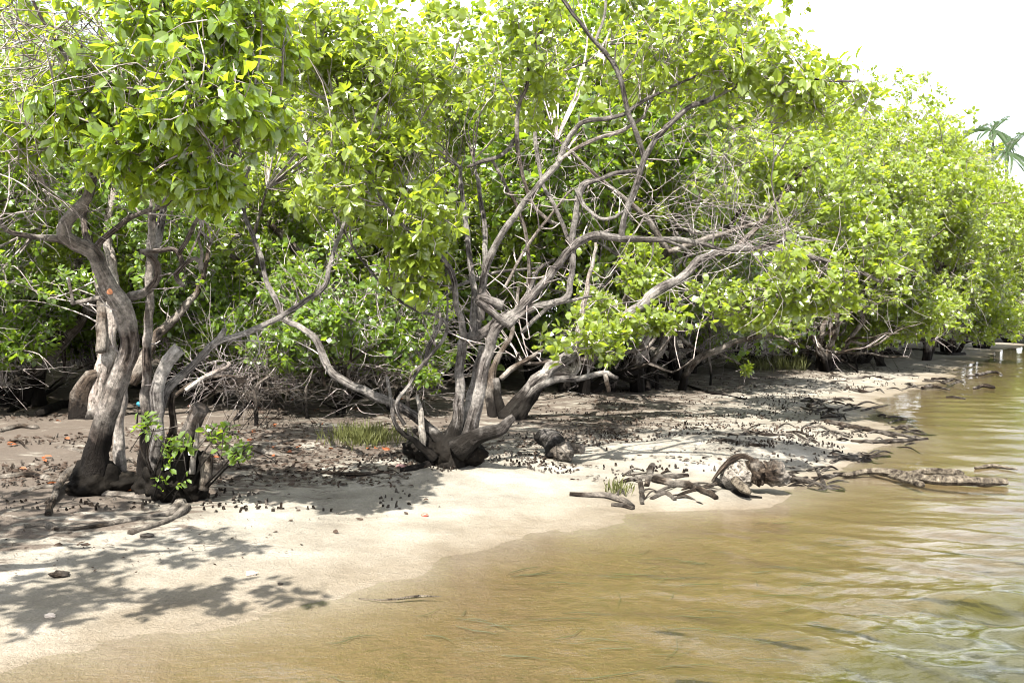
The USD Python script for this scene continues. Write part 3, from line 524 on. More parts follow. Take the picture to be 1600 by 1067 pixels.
for pts_ in [[(778, 512, 10), (800, 495, 10), (822, 465, 11), (840, 425, 9), (865, 405, 6)], [(700, 452, 6), (735, 440, 7), (780, 425, 7), (850, 418, 5)], [(815, 520, 10), (840, 495, 9), (870, 475, 8), (925, 462, 6)]]:
    M.limb(pts_, dy=.4, dy2=.6, sides=7)
part(M.path, 'root_base', join([lump(P(706, 714, M.Y), (.20, .17, .17), 31), lump(P(672, 708, M.Y + .1), (.17, .15, .13), 32), lump(P(738, 708, M.Y - .05), (.15, .12, .11), 33), lump(P(648, 702, M.Y + .15), (.13, .11, .09), 34)]), mudM, smooth=True)
# crown: a thick hanging mass at the left, thinner foliage above and a long arm to the right
for a in [(590, 130, 130, 140, 430, -.2, 1.1), (530, 260, 100, 90, 190, -.8, .8), (640, 300, 80, 110, 200, -.5, .6), (650, 420, 60, 70, 90, -.3, .4), (480, 60, 120, 100, 220, -.4, 1.0),
          (760, 90, 150, 110, 260, .6, 1.1), (900, 60, 130, 90, 170, .2, 1.0), (1050, 90, 120, 80, 170, -.3, .9), (1170, 90, 110, 55, 170, -.8, .6), (1260, 125, 90, 40, 90, -1.0, .45), (1350, 148, 45, 16, 16, -1.0, .2), (1180, 170, 90, 40, 60, -.7, .5), (1290, 165, 40, 26, 16, -1.0, .3),
          (820, 170, 110, 60, 90, .9, .8), (1200, 400, 60, 35, 40, -.7, .3), (880, 520, 70, 45, 60, .2, .4), (680, 340, 60, 60, 50, -.6, .4), (1110, 20, 80, 40, 70, -.2, .7), (960, -10, 160, 70, 190, .3, .9), (760, -20, 140, 70, 130, .2, .9), (1000, 130, 90, 70, 90, .4, .7)]:
    M.crown(*a[:4], int(a[4] * (.45 if a[0] > 1000 else .30 if a[0] > 700 else .62)), dy=a[5], rd=a[6], size=.108, droop=.12, kind='near' if a[5] < .1 else 'mid', gap=.45, freq=1.1, leaves=(7, 11), link=.07)
for (x, y, n, l, d, aim) in [(1080, 300, 22, 1.0, -.5, (.8, 0, .1)), (1030, 330, 14, .9, -.5, (.5, 0, 0)), (1150, 370, 22, 1.0, -.6, (.5, 0, .1)), (1120, 240, 14, .9, -.7, (.6, 0, 0)), (1200, 370, 16, .9, -.6, (.5, 0, -.1)), (1060, 190, 10, .8, -.6, (.4, 0, .3)), (950, 300, 8, .6, -.4, None), (1220, 120, 12, .8, -.9, (.5, 0, .2)), (1030, 60, 10, .9, -.5, (.2, 0, .3)), (860, 250, 6, .6, .1, None), (480, 190, 8, .7, -.8, (.5, 0, 0)), (450, 80, 8, .5, -.8, None), (690, 520, 6, .5, -.2, None)]:
    M.spray(x, y, n, l, d, aim=aim)
M.finish(leafM, singles=300)

# --- the leaning mangrove behind it
N = Tree('mangrove_tree', 'leaning mangrove with a dark forked foot and long trunk slanting up to the right', None, (800, 652), barkF, 13, scale=.82)
N.limb([(795, 660, 56), (806, 640, 44), (824, 615, 36), (846, 590, 30), (880, 562, 25), (920, 532, 22), (964, 504, 20), (998, 480, 20), (1024, 457, 19), (1067, 429, 17), (1110, 399, 15), (1150, 388, 13), (1228, 390, 11), (1271, 402, 11), (1333, 425, 9), (1380, 440, 6)], 'trunk', 0, -.4, sides=12, foot=True)
N.limb([(845, 588, 24), (870, 576, 22), (895, 577, 20), (901, 550, 18), (905, 520, 15), (912, 478, 12), (920, 445, 9), (930, 380, 6)], dy=-.1, dy2=.2, mat=barkP)
N.limb([(812, 655, 26), (826, 625, 18), (840, 607, 15), (875, 593, 13), (918, 590, 11), (943, 581, 10), (964, 592, 7)], dy=-.2, dy2=-.9, label='low limb with a bleached tip')
N.limb([(945, 584, 9), (949, 598, 9), (952, 612, 8)], 'prop_root', -.8, -.8, mat=barkD)
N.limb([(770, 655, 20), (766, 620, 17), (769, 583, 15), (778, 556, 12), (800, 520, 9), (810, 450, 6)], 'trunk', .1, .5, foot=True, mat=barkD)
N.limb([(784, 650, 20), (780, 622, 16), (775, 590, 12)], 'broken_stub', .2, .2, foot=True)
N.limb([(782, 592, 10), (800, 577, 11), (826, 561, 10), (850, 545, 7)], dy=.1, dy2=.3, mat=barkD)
N.limb([(1150, 388, 10), (1190, 350, 9), (1215, 315, 10), (1235, 290, 9), (1300, 220, 5)], dy=-.1, dy2=.6, mat=barkB)
for a in [(1230, 440, 120, 60, 220, -.2, .8), (1340, 400, 100, 80, 240, .2, 1.0), (1130, 480, 90, 50, 130, .3, .7), (960, 440, 90, 80, 150, .8, .8), (1010, 500, 70, 30, 60, -.3, .4), (1260, 300, 130, 90, 300, .6, 1.2), (920, 530, 70, 50, 70, -.6, .4), (1180, 250, 120, 80, 200, 1.0, 1.0)]:
    N.crown(*a[:5], dy=a[5], rd=a[6], size=.115, gap=.44, kind='mid', link=.07)
for (x, y, n, l, d) in [(1280, 430, 18, 1.2, -.4), (1230, 350, 14, 1.2, .2), (1330, 450, 14, 1.1, -.2), (1100, 470, 10, .9, .5)]: N.spray(x, y, n, l, d, aim=(.5, 0, 0), r=.005)
N.finish(leafM, singles=200)

def small_tree(label, Y, base, limbs, crowns, bark=barkB, seed=0, leaf=leafM, sprays=()):
    t = Tree('mangrove_tree', label, Y, base, bark, seed)
    for i, (pts, d0, d1) in enumerate(limbs): t.limb(pts, 'trunk' if i == 0 else 'limb', d0, d1, foot=i == 0)
    for a in crowns: t.crown(*a[:5], dy=a[5], rd=a[6], size=.115, gap=.43, link=.06)
    for a in sprays: t.spray(*a)
    t.finish(leaf); return t
small_tree('thin mangrove stem slanting right behind the bleached low limb', 19.3, (957, 608), [([(956, 610, 11), (962, 590, 9), (976, 573, 9), (1005, 537, 10), (1018, 518, 9), (1040, 470, 7)], 0, .2)], [(1030, 440, 60, 60, 110, .3, .8)], barkP, 21)
small_tree('short brown mangrove trunk leaning slightly right on open sand', 19.5, (1011, 606), [([(1009, 608, 15), (1014, 590, 11), (1022, 562, 13), (1034, 542, 14), (1040, 520, 13), (1046, 470, 10), (1060, 400, 7)], 0, .3), ([(1027, 608, 7), (1026, 585, 6), (1024, 562, 6)], .1, .1)], [(1060, 420, 80, 80, 180, .4, 1.0)], barkB, 22, leafD, [(1080, 500, 16, 1.4, 1.0)])
small_tree('dark slender mangrove stem arching over to the right above the sand', 19.6, (1066, 606), [([(1065, 608, 14), (1069, 592, 11), (1078, 575, 10), (1096, 556, 10), (1125, 546, 9), (1148, 535, 8), (1182, 526, 7), (1211, 524, 5), (1245, 540, 3)], 0, -.8), ([(1098, 555, 7), (1080, 540, 6), (1062, 525, 6), (1050, 505, 5)], 0, .2), ([(1112, 548, 5), (1140, 560, 3), (1172, 580, 2)], -.2, -.5)],
           [(1200, 500, 70, 30, 90, -.5, .8), (1165, 575, 16, 14, 8, -.6, .2)], barkD, 23, leafM, [(1120, 500, 18, 1.5, 1.0), (1150, 480, 12, 1.4, .8)])

# ------------------------------------------------------------------ the mangroves behind: six grown trees, each repeated
def grown(name, label, base, seed, h=6.5, spread=2.6, low=.25, n=900, mat=leafM, bark=barkB, size=.115, kind='mid', group=None, stems=3, lean=(0, 0), rz=0, sc=1.0):
    rng = np.random.default_rng(seed)
    path = thing(name, label, 'tree', base, group, rz=rz, sc=sc)
    nodes, tw = [], []
    for k in range(stems):
        a = rng.uniform(0, 2 * np.pi); b = np.array([math.cos(a), math.sin(a), 0]) * rng.uniform(.05, .25)
        q = [b + [0, 0, -.1]]; d = unit([math.cos(a) * .45 + lean[0], math.sin(a) * .45 + lean[1], 1.0])
        steps = 7; L_ = h * rng.uniform(.6, .78)
        for i in range(steps):
            d = unit(d + rng.normal(size=3) * .26 + np.array([0, 0, .05])); q.append(q[-1] + d * L_ / steps)
        r0 = rng.uniform(.07, .12) * h / 6.5
        part(path, 'trunk', tube(q, np.linspace(r0, r0 * .25, steps + 1), 8, step=.16, rough=.2, seed=seed + k, wobble=.08), bark, smooth=True, local=True)
        nodes.append(spline(np.array(q), .2))
        for j in range(4):
            i = rng.integers(1, steps); a2 = rng.uniform(0, 2 * np.pi)
            e = unit([math.cos(a2), math.sin(a2), rng.uniform(.05, .8)]); w = [np.array(q[i])]; LL = spread * rng.uniform(.5, .95)
            for _ in range(4): e = unit(e + rng.normal(size=3) * .25); w.append(w[-1] + e * LL / 4)
            part(path, 'limb', tube(w, np.linspace(r0 * .5, .012, 5), 6, step=.2, rough=.15, seed=seed + j, wobble=.08), bark, smooth=True, local=True)
            nodes.append(spline(np.array(w), .2))
    lv = []
    def add(c, r, m, gap=.44):
        q = blob(c, r, m, rng, gap, .8, .42, seed + len(lv)); q = q[q[:, 2] > .45]
        d = unit(unit((q - c) / np.array(r)) + rng.normal(size=q.shape) * .45 + [0, 0, .35])
        lv.append(flat(*leaf_mesh(*sprigs(q, d, rng, (8, 12), size, .1, kind, .2), kind)))
        p0 = q - d * rng.uniform(.15, .5, (len(q), 1))
        tw.append(sticks(p0, q, .007, .004, bend=rng.normal(size=q.shape) * .03))
    zc = h * (.5 + low / 2)
    add(np.array([lean[0] * h * .5, lean[1] * h * .5, zc + .3]), (spread, spread, h * .5 * (1 - low) + .2), n)
    for k in range(5):
        a = k * 2 * np.pi / 5 + rng.uniform(-.4, .4); z = h * rng.uniform(low + .08, .85)
        add(np.array([math.cos(a) * spread * .75 + lean[0] * z, math.sin(a) * spread * .75 + lean[1] * z, z]), (spread * .48, spread * .48, h * .16), n // 4)
    nd = np.vstack(nodes); t = cKDTree(nd)
    for _ in range(120):
        z = rng.uniform(low * h, h * .95); a = rng.uniform(0, 6.28); p = np.array([math.cos(a) * spread * rng.uniform(.4, 1), math.sin(a) * spread * rng.uniform(.4, 1), z])
        dist, i = t.query(p - [0, 0, .5]); b = nd[i]; mid = (p + b) / 2 + rng.normal(size=3) * .1 * dist
        tw.append(tube([b, mid, p], [.006 + .004 * dist, .006 + .002 * dist, .004], 3, step=.25, rough=0, wobble=.08))
    for _ in range(45):
        z = rng.uniform(low * h, h); a = rng.uniform(0, 6.28); e = unit([math.cos(a), math.sin(a), rng.uniform(-.2, .6)]); p = np.array([0, 0, z * .9]) + e * spread * rng.uniform(.55, 1.0)
        for _ in range(4):
            d = unit(e + rng.normal(size=3) * .6); l = rng.uniform(.3, .8); m1 = p + d * l * .5; m2 = m1 + unit(d + rng.normal(size=3) * .5) * l * .5
            tw.append(tube([p, m1, m2], [.0055, .004, .0025], 3, step=l / 4, rough=0, wobble=.05))
    part(path, 'twigs', join(tw), twigM, smooth=True, kind='stuff', local=True)
    part(path, 'leaves', join(lv)[:2], mat, kind='stuff', local=True)
    return path
def spot(px, Y): x = (px - 800) / F * Y; return (x, Y, float(ground(x, Y)))
GR = 'mangroves of the thicket behind the sand bank'
LB = ['leafy mangrove standing in the thicket behind the sand bank']
protos = [
    grown('thicket_mangrove', LB[0], spot(20, 15.5), 101, 6.6, 2.5, .2, 850, leafM, group=GR),
    grown('thicket_mangrove', LB[0], spot(560, 17.0), 102, 7.2, 2.7, .12, 950, leafM, group=GR),
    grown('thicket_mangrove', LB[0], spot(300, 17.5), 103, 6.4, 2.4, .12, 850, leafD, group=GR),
    grown('thicket_mangrove', LB[0], spot(820, 20.0), 104, 7.0, 2.6, .15, 900, leafM, group=GR, stems=4)]
rg = np.random.default_rng(9)
for (px, Y) in [(-260, 16), (-130, 18.5), (700, 22), (960, 23.5), (1080, 25), (430, 21), (160, 21), (-60, 23), (590, 25), (880, 27), (1170, 27.5), (290, 26), (40, 28), (-220, 25), (740, 30), (460, 31), (1010, 31), (1130, 34), (880, 36), (600, 37), (330, 36), (120, 36), (-120, 33), (1250, 33), (1300, 38), (-420, 20), (-400, 30), (1180, 41), (1380, 44), (700, 43), (1000, 44), (450, 44), (200, 44), (560, 50), (820, 52), (1100, 52), (300, 52), (0, 44), (920, 60), (680, 60), (1230, 60), (780, 25.5), (380, 24), (510, 29), (-20, 33), (900, 18.5), (1010, 19.5), (1050, 22.5)]:
    copy_of(protos[rg.integers(4)], LB[0], spot(px, Y), rg.uniform(0, 360), rg.uniform(.95, 1.15) * (1.12 if px > 860 and Y < 24 else 1.0 if Y < 30 else 1.15), GR)
# low leafy bushes under the thicket
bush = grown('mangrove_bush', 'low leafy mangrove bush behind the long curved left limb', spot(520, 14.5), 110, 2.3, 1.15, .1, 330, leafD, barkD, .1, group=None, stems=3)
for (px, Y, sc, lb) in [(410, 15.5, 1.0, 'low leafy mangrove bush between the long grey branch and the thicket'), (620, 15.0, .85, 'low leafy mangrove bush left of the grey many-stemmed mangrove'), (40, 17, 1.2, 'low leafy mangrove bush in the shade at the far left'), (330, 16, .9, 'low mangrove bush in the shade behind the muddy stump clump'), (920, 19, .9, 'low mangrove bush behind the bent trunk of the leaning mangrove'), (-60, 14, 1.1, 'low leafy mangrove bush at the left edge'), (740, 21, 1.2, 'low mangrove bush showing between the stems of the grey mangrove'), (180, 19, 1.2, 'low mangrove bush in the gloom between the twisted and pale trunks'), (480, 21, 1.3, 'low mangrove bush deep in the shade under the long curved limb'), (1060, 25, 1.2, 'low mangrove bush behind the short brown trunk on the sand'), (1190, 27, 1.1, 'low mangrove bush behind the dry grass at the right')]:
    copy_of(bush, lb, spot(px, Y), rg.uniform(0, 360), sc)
# the row along the water at the right
LR = 'bright yellow-green mangrove in the row along the water at the right'
GW = 'mangroves along the water at the right'
shoreA = grown('shore_mangrove', 'bright mangrove with a tangle of dark prop stems above the mud at the right', spot(1285, 26.5), 120, 6.0, 2.9, .06, 1300, leafM, barkD, .125, group=GW, stems=6)
shoreB = grown('shore_mangrove', LR, spot(1385, 29.5), 121, 6.9, 3.1, .08, 1400, leafM, barkD, .125, group=GW, stems=4)
for (px, Y, s_) in [(1335, 31, 1.22), (1440, 34, 1.06), (1480, 39, 1.1), (1390, 37, 1.34), (1530, 46, 1.12), (1460, 46, 1.25), (1580, 55, 1.32), (1540, 56, 1.38), (1660, 66, 1.3), (1648, 58, 1.42), (1612, 62, 1.36), (1600, 68, 1.35), (1240, 29, 1.05), (1500, 56, 1.35), (1740, 82, 1.5), (1660, 82, 1.5)]:
    copy_of(shoreA if rg.random() < .4 else shoreB, LR, spot(px, Y), rg.uniform(0, 360), (s_ * 1.06, s_ * 1.06, s_ * (1.1 if px < 1480 else .97 if px < 1510 else .95)), GW)

# ------------------------------------------------------------------ palms beyond the mangroves
def palm(label, px, Y, crown_py, seed, nf=17, fl=3.0):
    rng = np.random.default_rng(seed); x = (px - 800) / F * Y; zt = CAMZ - (crown_py - HZ) / F * Y; b = np.array([x - .8, Y, float(ground(x, Y))])
    p = thing('palm_tree', label, 'palm', b); c = np.array([x, Y, zt])
    part(p, 'trunk', tube([b - [0, 0, .2], b + [.2, 0, zt * .3], b + [.6, 0, zt * .7], c], [.2, .14, .12, .11], 10, step=.3, rough=.1), barkG, smooth=True)
    for k in range(nf):
        a = k * 2.4 + rng.uniform(-.2, .2); el = -.3 + 1.5 * ((k * .618) % 1); d = np.array([math.cos(a) * math.cos(el), math.sin(a) * math.cos(el), math.sin(el)])
        q = [c]; L_ = fl * rng.uniform(.8, 1.1)
        for i in range(8): d = unit(d + [0, 0, -.17]); q.append(q[-1] + d * L_ / 8)
        s_ = spline(np.array(q), L_ / 56); t = unit(np.gradient(s_, axis=0)); side = unit(np.cross(t, [0, 0, 1.0])); n = len(s_)
        w = np.sin(np.linspace(.25, 3.05, n)) * .62
        pp, dd, nn, ll = [], [], [], []
        for sg in (-1, 1):
            pp.append(s_); dd.append(unit(side * sg + t * .7 + np.array([0, 0, -.45]))); nn.append(np.cross(t, side) * 1.0); ll.append(w)
        V, Fc = leaf_mesh(np.vstack(pp), np.vstack(dd), np.vstack(nn), np.concatenate(ll), np.full(2 * n, .085), 'far')
        fr = part(p, 'frond', flat(V, Fc), palmM)
        part(fr, 'rib', tube(q, np.linspace(.03, .008, 9), 4, step=.4, rough=0), palmM)
palm('coconut palm with drooping fronds rising behind the mangroves at the right edge', 1574, 74, 240, 41, 26, 4.6)
palm('smaller farther coconut palm just left of the right edge palm', 1552, 90, 205, 42, 18, 3.8)

# ------------------------------------------------------------------ tree just outside the frame at the left, whose shade lies on the sand
O = Tree('mangrove_tree', 'bare-twigged mangrove at the left edge reaching over the sand', 4.6, (-700, 1000), barkG, 51)
ob = np.array([-4.9, 4.6, float(ground(-4.9, 4.6))])
for q, r in [([ob - [0, 0, .1], ob + [.2, -.1, 1.2], ob + [.7, -.3, 2.4], ob + [1.2, -.6, 3.4], ob + [1.6, -.8, 4.2]], [.14, .11, .09, .06, .03]), ([ob + [.6, -.2, 2.2], ob + [1.0, -.9, 2.9], ob + [1.5, -1.4, 3.4], ob + [2.3, -1.6, 3.8]], [.06, .045, .03, .015]), ([ob + [.4, -.2, 1.9], ob + [.2, .8, 2.9], ob + [.2, 1.6, 3.8]], [.07, .05, .02])]:
    part(O.path, 'trunk' if r[0] > .1 else 'limb', tube(q, r, 10, seed=3, wobble=.1), barkG, smooth=True); O.nodes.append(spline(np.array(q), .15))
def ocrown(c, r, n):
    q = blob(c, r, n, O.rng, .47, 1.6, .5, 3); d = unit(O.rng.normal(size=q.shape) * .6 + [0, 0, .3]); O.lv.append((sprigs(q, d, O.rng, (7, 11), .105, .2, 'mid'), 'mid')); O.tw.append(sticks(q - d * .3, q, .005, .003))
for c, r, n in [((-2.75, 3.1, 3.75), (.8, .6, .45), 42), ((-3.6, 2.9, 3.9), (.9, .65, .5), 44), ((-4.7, 5.0, 3.9), (1.1, 1.1, .6), 110), ((-3.3, 3.9, 3.9), (.8, .7, .45), 46)]: ocrown(c, r, n)
O.finish(leafA)

# ------------------------------------------------------------------ roots, logs and stumps on the sand and in the water
def root_on(path, pts, r, mat, name='root', sides=8, sink=.35, rough=.3, seed=0, lift=None, sub=3):
    """A root lying on the ground through photo pixels; r = radius at each point in px."""
    q = np.array([GP(px, py) for px, py in pts]); rr = np.array([W(w, a[1]) / 2 for w, a in zip(r, q)])
    q[:, 2] += rr * (1 - 2 * sink)
    if lift is not None: q[:, 2] += np.array(lift)
    return part(path, name, tube(q, rr, sides, rough=rough, seed=seed, wobble=float(rr.mean()) * .9, freq=5), mat, smooth=True)
def rooted(name, label, cat, pts0): g = GP(*pts0); return thing(name, label, cat, g)
T = rooted('exposed_root', 'long dark root snaking over the sand in front of the twisted mangrove', 'root', (150, 822))
root_on(T, [(38, 824), (70, 821), (95, 828), (150, 824), (200, 815), (262, 806), (285, 790)], [8, 11, 9, 9, 12, 15, 18], rootM, seed=1)
root_on(T, [(203, 835), (235, 824), (268, 812), (290, 795)], [13, 12, 12, 16], rootM, seed=2)
T = rooted('exposed_root', 'grey forked root beside the foot of the twisted mangrove', 'root', (85, 785))
root_on(T, [(74, 806), (84, 782), (98, 762), (120, 752)], [10, 12, 14, 18], rootM, seed=3, lift=[0, .03, .08, .1]); root_on(T, [(0, 748), (50, 745), (90, 752), (130, 748)], [9, 12, 11, 14], rootM, seed=4); root_on(T, [(20, 775), (70, 762), (120, 768), (180, 775), (240, 782)], [7, 9, 10, 14, 18], rootM, seed=5)
T = rooted('fallen_branch', 'dark fallen branch on the shaded mud at the far left', 'branch', (60, 670)); root_on(T, [(0, 675), (30, 668), (55, 670), (58, 668)], [8, 9, 8, 5], rootM, seed=6, sink=.2)
T = rooted('fallen_branch', 'grey root or log lying behind the pale trunk at the left', 'branch', (90, 648)); root_on(T, [(60, 652), (80, 643), (105, 636), (125, 633)], [14, 17, 15, 14], barkD, seed=7, sink=.15); root_on(T, [(15, 645), (40, 635), (68, 625)], [9, 10, 9], barkG, seed=8, sink=.2)
T = rooted('stump', 'short brown standing post of dead trunk at the far left under the leaves', 'stump', (61, 632)); g = GP(61, 634)
part(T, 'trunk', tube([g - [0, 0, .1], g + [0, 0, .3], g + [.02, 0, .65]], [W(13, g[1]), W(9, g[1]), W(9, g[1])], 10, seed=9, rough=.25), barkB, smooth=True)
for k, (x, y, lb, pp) in enumerate([(350, 575, 'pale bare fallen branch behind the muddy stump clump', [(290, 610, 8), (320, 590, 8), (355, 572, 7), (356, 566, 5)]), (340, 615, 'thin bare branch propped low beside the muddy stump clump', [(265, 625, 7), (300, 600, 6), (340, 588, 5), (380, 590, 3)]), (430, 610, 'dry red-brown branch leaning in front of the low bushes', [(365, 660, 7), (385, 630, 7), (405, 600, 5), (420, 585, 3)])]):
    T = Tree('fallen_branch', lb, 11.5 + k, (x, y + 60), barkP if k == 0 else barkD, 60 + k, cat='branch'); T.limb(pp, 'branch', 0, .3, sides=7); T.spray(pp[-2][0], pp[-2][1], 14, .8, .2, up=.1); T.finish(leafM, twig=twigM)
for k, (x, y, Y, n, l, lb) in enumerate([(400, 610, 13.0, 60, 1.0, 'tangle of dry brown twigs under the low bushes right of the stump clump'), (480, 600, 14.0, 40, .9, 'tangle of dry twigs under the long curved limb'), (1110, 500, 21.0, 70, 1.6, 'tangle of bare grey twigs above the arching dark stem'), (1340, 555, 27, 60, 1.4, 'tangle of dark dead stems under the mangroves at the right'), (640, 590, 14, 30, .8, 'dry twigs sticking up behind the left stub of the grey mangrove')]):
    T = Tree('dead_twig_tangle', lb, Y, (x, y + 30), barkD, 70 + k, cat='twigs')
    for _ in range(6): T.spray(x + T.rng.normal() * 40, y + T.rng.normal() * 15, n // 6, l, T.rng.normal() * .4, up=.3, r=.006)
    part(T.path, 'stem', tube([[T.base[0], T.base[1], float(ground(T.base[0], T.base[1])) - .05], P(x, y, Y), P(x + 25, y - 25, Y)], [.03, .022, .01], 6, wobble=.06), barkD, smooth=True)
    T.finish(leafD, twig=barkD if k != 2 else twigM)
# cut stump lying beside the grey mangrove
T = rooted('stump', 'rounded grey rotting stump end on the sand right of the grey mangrove', 'stump', (868, 715)); g = GP(868, 716)
def px_at(x, y, Y): return P(x, y, Y)
Yg = g[1]
part(T, 'trunk', tube([P(846, 683, Yg + .5), P(858, 686, Yg + .25), P(866, 694, Yg + .05), P(872, 712, Yg - .08)], [W(13, Yg), W(16, Yg), W(17, Yg), W(16, Yg)], 14, rough=.22, seed=5), barkG, smooth=True)
part(T, 'bark_shell', lump(P(880, 706, Yg - .1), (W(17, Yg), .1, W(16, Yg)), 8, .5), rootM, smooth=True); part(T, 'broken_stub', tube([P(885, 700, Yg), P(900, 699, Yg - .05), P(910, 700, Yg - .1)], [W(9, Yg), W(9, Yg), W(8, Yg)], 9, rough=.3, seed=2), rootM, smooth=True)
# sun-bleached driftwood stump with dark roots
g = GP(1165, 768); Yg = g[1]
T = thing('driftwood_stump', 'sun-bleached driftwood stump with a dark hollow end at the water edge', 'stump', g)
part(T, 'trunk', lump(P(1152, 743, Yg + .05), (W(27, Yg), .16, W(23, Yg)), 19, .22, 4), saltM, smooth=True)
part(T, 'bark_rim', tube([P(1113, 752, Yg), P(1124, 736, Yg - .03), P(1140, 720, Yg), P(1158, 712, Yg + .03), P(1176, 718, Yg)], np.array([3, 4, 5, 5, 4]) * Yg / F, 9, rough=.5, seed=6), rootM, smooth=True)
part(T, 'hollow_end', join([lump(P(1180, 736, Yg), (W(15, Yg), .12, W(20, Yg)), 11, .55), lump(P(1208, 738, Yg + .05), (W(20, Yg), .14, W(19, Yg)), 12, .5), lump(P(1222, 748, Yg + .1), (W(13, Yg), .1, W(11, Yg)), 13, .5)]), rootM, smooth=True)
part(T, 'broken_stub', tube([P(1148, 752, Yg - .15), P(1162, 764, Yg - .3), P(1172, 770, Yg - .35)], [W(9, Yg), W(8, Yg), W(5, Yg)], 10, rough=.35, seed=4), crustM, smooth=True)
root_on(T, [(1118, 752), (1135, 762), (1160, 775), (1190, 778)], [12, 11, 9, 5], barkD, seed=14); root_on(T, [(1060, 775), (1090, 765), (1125, 756)], [6, 8, 9], rootM, seed=15)
root_on(T, [(1215, 755), (1240, 752), (1262, 748)], [10, 8, 5], rootM, seed=16)
# tangles of dark roots
def tangle(label, base, roots, mat=rootM, extra=0, box=None, seed=0, sub=.3):
    T = rooted('root_tangle', label, 'roots', base); rng = np.random.default_rng(seed)
    for i, (pts, r) in enumerate(roots): root_on(T, pts, r, mat, seed=seed * 10 + i, sink=sub)
    for k in range(extra):
        x, y = rng.uniform(box[0], box[2]), rng.uniform(box[1], box[3]); l = rng.uniform(12, 46); s_ = rng.normal() * .16
        root_on(T, [(x, y), (x + l * .5, y + l * .5 * s_ + rng.normal() * 2.5), (x + l, y + l * s_ + rng.normal() * 2)], np.array([1, .9, .5]) * rng.uniform(2.0, 5.0), mat, seed=seed * 50 + k, sink=.36, sides=6, lift=[-.005, rng.uniform(0, .04), -.012])
    return T
tangle('dark root arching out of the sand left of the driftwood stump', (1000, 775), [([(890, 774), (920, 776), (950, 778), (975, 785), (990, 792)], [8, 10, 12, 11, 6]), ([(955, 790), (975, 792), (990, 796)], [6, 9, 7]), ([(1022, 752), (1050, 758), (1080, 762), (1105, 772), (1118, 780)], [15, 15, 14, 12, 8]), ([(1018, 780), (1040, 772), (1055, 782)], [7, 9, 6]), ([(1010, 760), (1016, 735), (1020, 728)], [8, 10, 9]), ([(1000, 748), (1002, 765), (1004, 788)], [7, 9, 7]), ([(970, 755), (1000, 748), (1040, 748), (1075, 744)], [6, 8, 10, 8])], extra=18, box=(960, 740, 1100, 785), seed=2)
tangle('spread of thin dark roots between the driftwood stump and the floating logs', (1270, 760), [([(1225, 745), (1260, 752), (1300, 765), (1320, 768)], [7, 8, 6, 4]), ([(1275, 733), (1285, 752), (1290, 766)], [5, 7, 5])], extra=26, box=(1215, 732, 1310, 768), seed=3)
tangle('dark roots trailing off the point of the sand spit into the water', (1400, 688), [([(1290, 660), (1330, 668), (1370, 676), (1400, 684)], [8, 10, 8, 6]), ([(1330, 690), (1370, 692), (1410, 690), (1450, 686)], [5, 8, 8, 5]), ([(1350, 672), (1390, 678), (1430, 684)], [7, 8, 5])], extra=38, box=(1240, 650, 1420, 700), seed=4)
tangle('low dark roots on the sand at the water edge below the spit', (1340, 718), [([(1300, 712), (1330, 718), (1360, 722)], [7, 9, 6]), ([(1325, 710), (1360, 714), (1390, 714)], [5, 6, 4])], extra=18, box=(1295, 706, 1370, 724), seed=5)
tangle('brown roots half buried in the white sand mound', (1170, 690), [([(1115, 676), (1145, 684), (1170, 694), (1200, 697)], [5, 7, 7, 4]), ([(1160, 672), (1190, 680), (1225, 680)], [5, 6, 4]), ([(1240, 676), (1250, 682), (1262, 688)], [5, 5, 3])], extra=14, box=(1110, 670, 1230, 692), seed=6)
tangle('dark roots and mud under the mangroves along the right shore', (1400, 598), [], extra=26, box=(1290, 582, 1480, 612), seed=7)
tangle('roots fringing the muddy inlet at the right', (1330, 635), [], extra=22, box=(1250, 622, 1350, 650), seed=8)
tangle('short dark roots half sunk in the shaded mud left of the grey mangrove', (330, 700), [([(330, 692), (380, 700), (430, 712), (455, 712)], [5, 8, 8, 4]), ([(480, 735), (540, 742), (600, 738)], [4, 7, 5]), ([(90, 700), (140, 708), (200, 700)], [6, 8, 5])], extra=34, box=(0, 640, 610, 755), seed=9)
# logs in the water
def log(label, pts, name='sunken_log', mat=crustM, parts=('trunk',), group=None):
    g = P(pts[0][0][0], pts[0][0][1], 1.7 * F / (pts[0][0][1] - HZ)); T = thing(name, label, 'log', (g[0], g[1], 0))
    for i, pl in enumerate(pts):
        q = []
        for (x, y, w) in pl:
            Y_ = CAMZ * F / (y + w * .35 - HZ); q.append(P(x, y, Y_))
        r = [W(w, a[1]) / 2 * .62 for (_, _, w), a in zip(pl, q)]
        part(T, 'trunk' if i == 0 else 'branch', tube(q, r, 14, step=.05, rough=.5, seed=i + len(label), wobble=.03, freq=4), mat, smooth=True)
log('long crusted log lying in the water, pointing right', [[(1318, 742, 12), (1360, 737, 18), (1400, 740, 22), (1450, 748, 25), (1500, 751, 24), (1545, 752, 22), (1572, 753, 18)], [(1362, 735, 14), (1388, 740, 17), (1415, 748, 17), (1442, 757, 13)]])
log('shorter crusted log floating behind the long log', [[(1415, 739, 10), (1450, 736, 17), (1490, 737, 16), (1505, 740, 8)]])
log('small crusted log end breaking the water at the right edge', [[(1524, 731, 8), (1550, 728, 11), (1568, 730, 9), (1590, 734, 4)]])
log('dark driftwood with a curled end in the far shallows', [[(1522, 606, 6), (1535, 603, 9), (1550, 604, 9), (1554, 606, 6)]], mat=rootM)
log('thin dark stick lying low in the far shallows', [[(1478, 620, 4), (1490, 620, 6), (1508, 623, 3)]], mat=rootM)
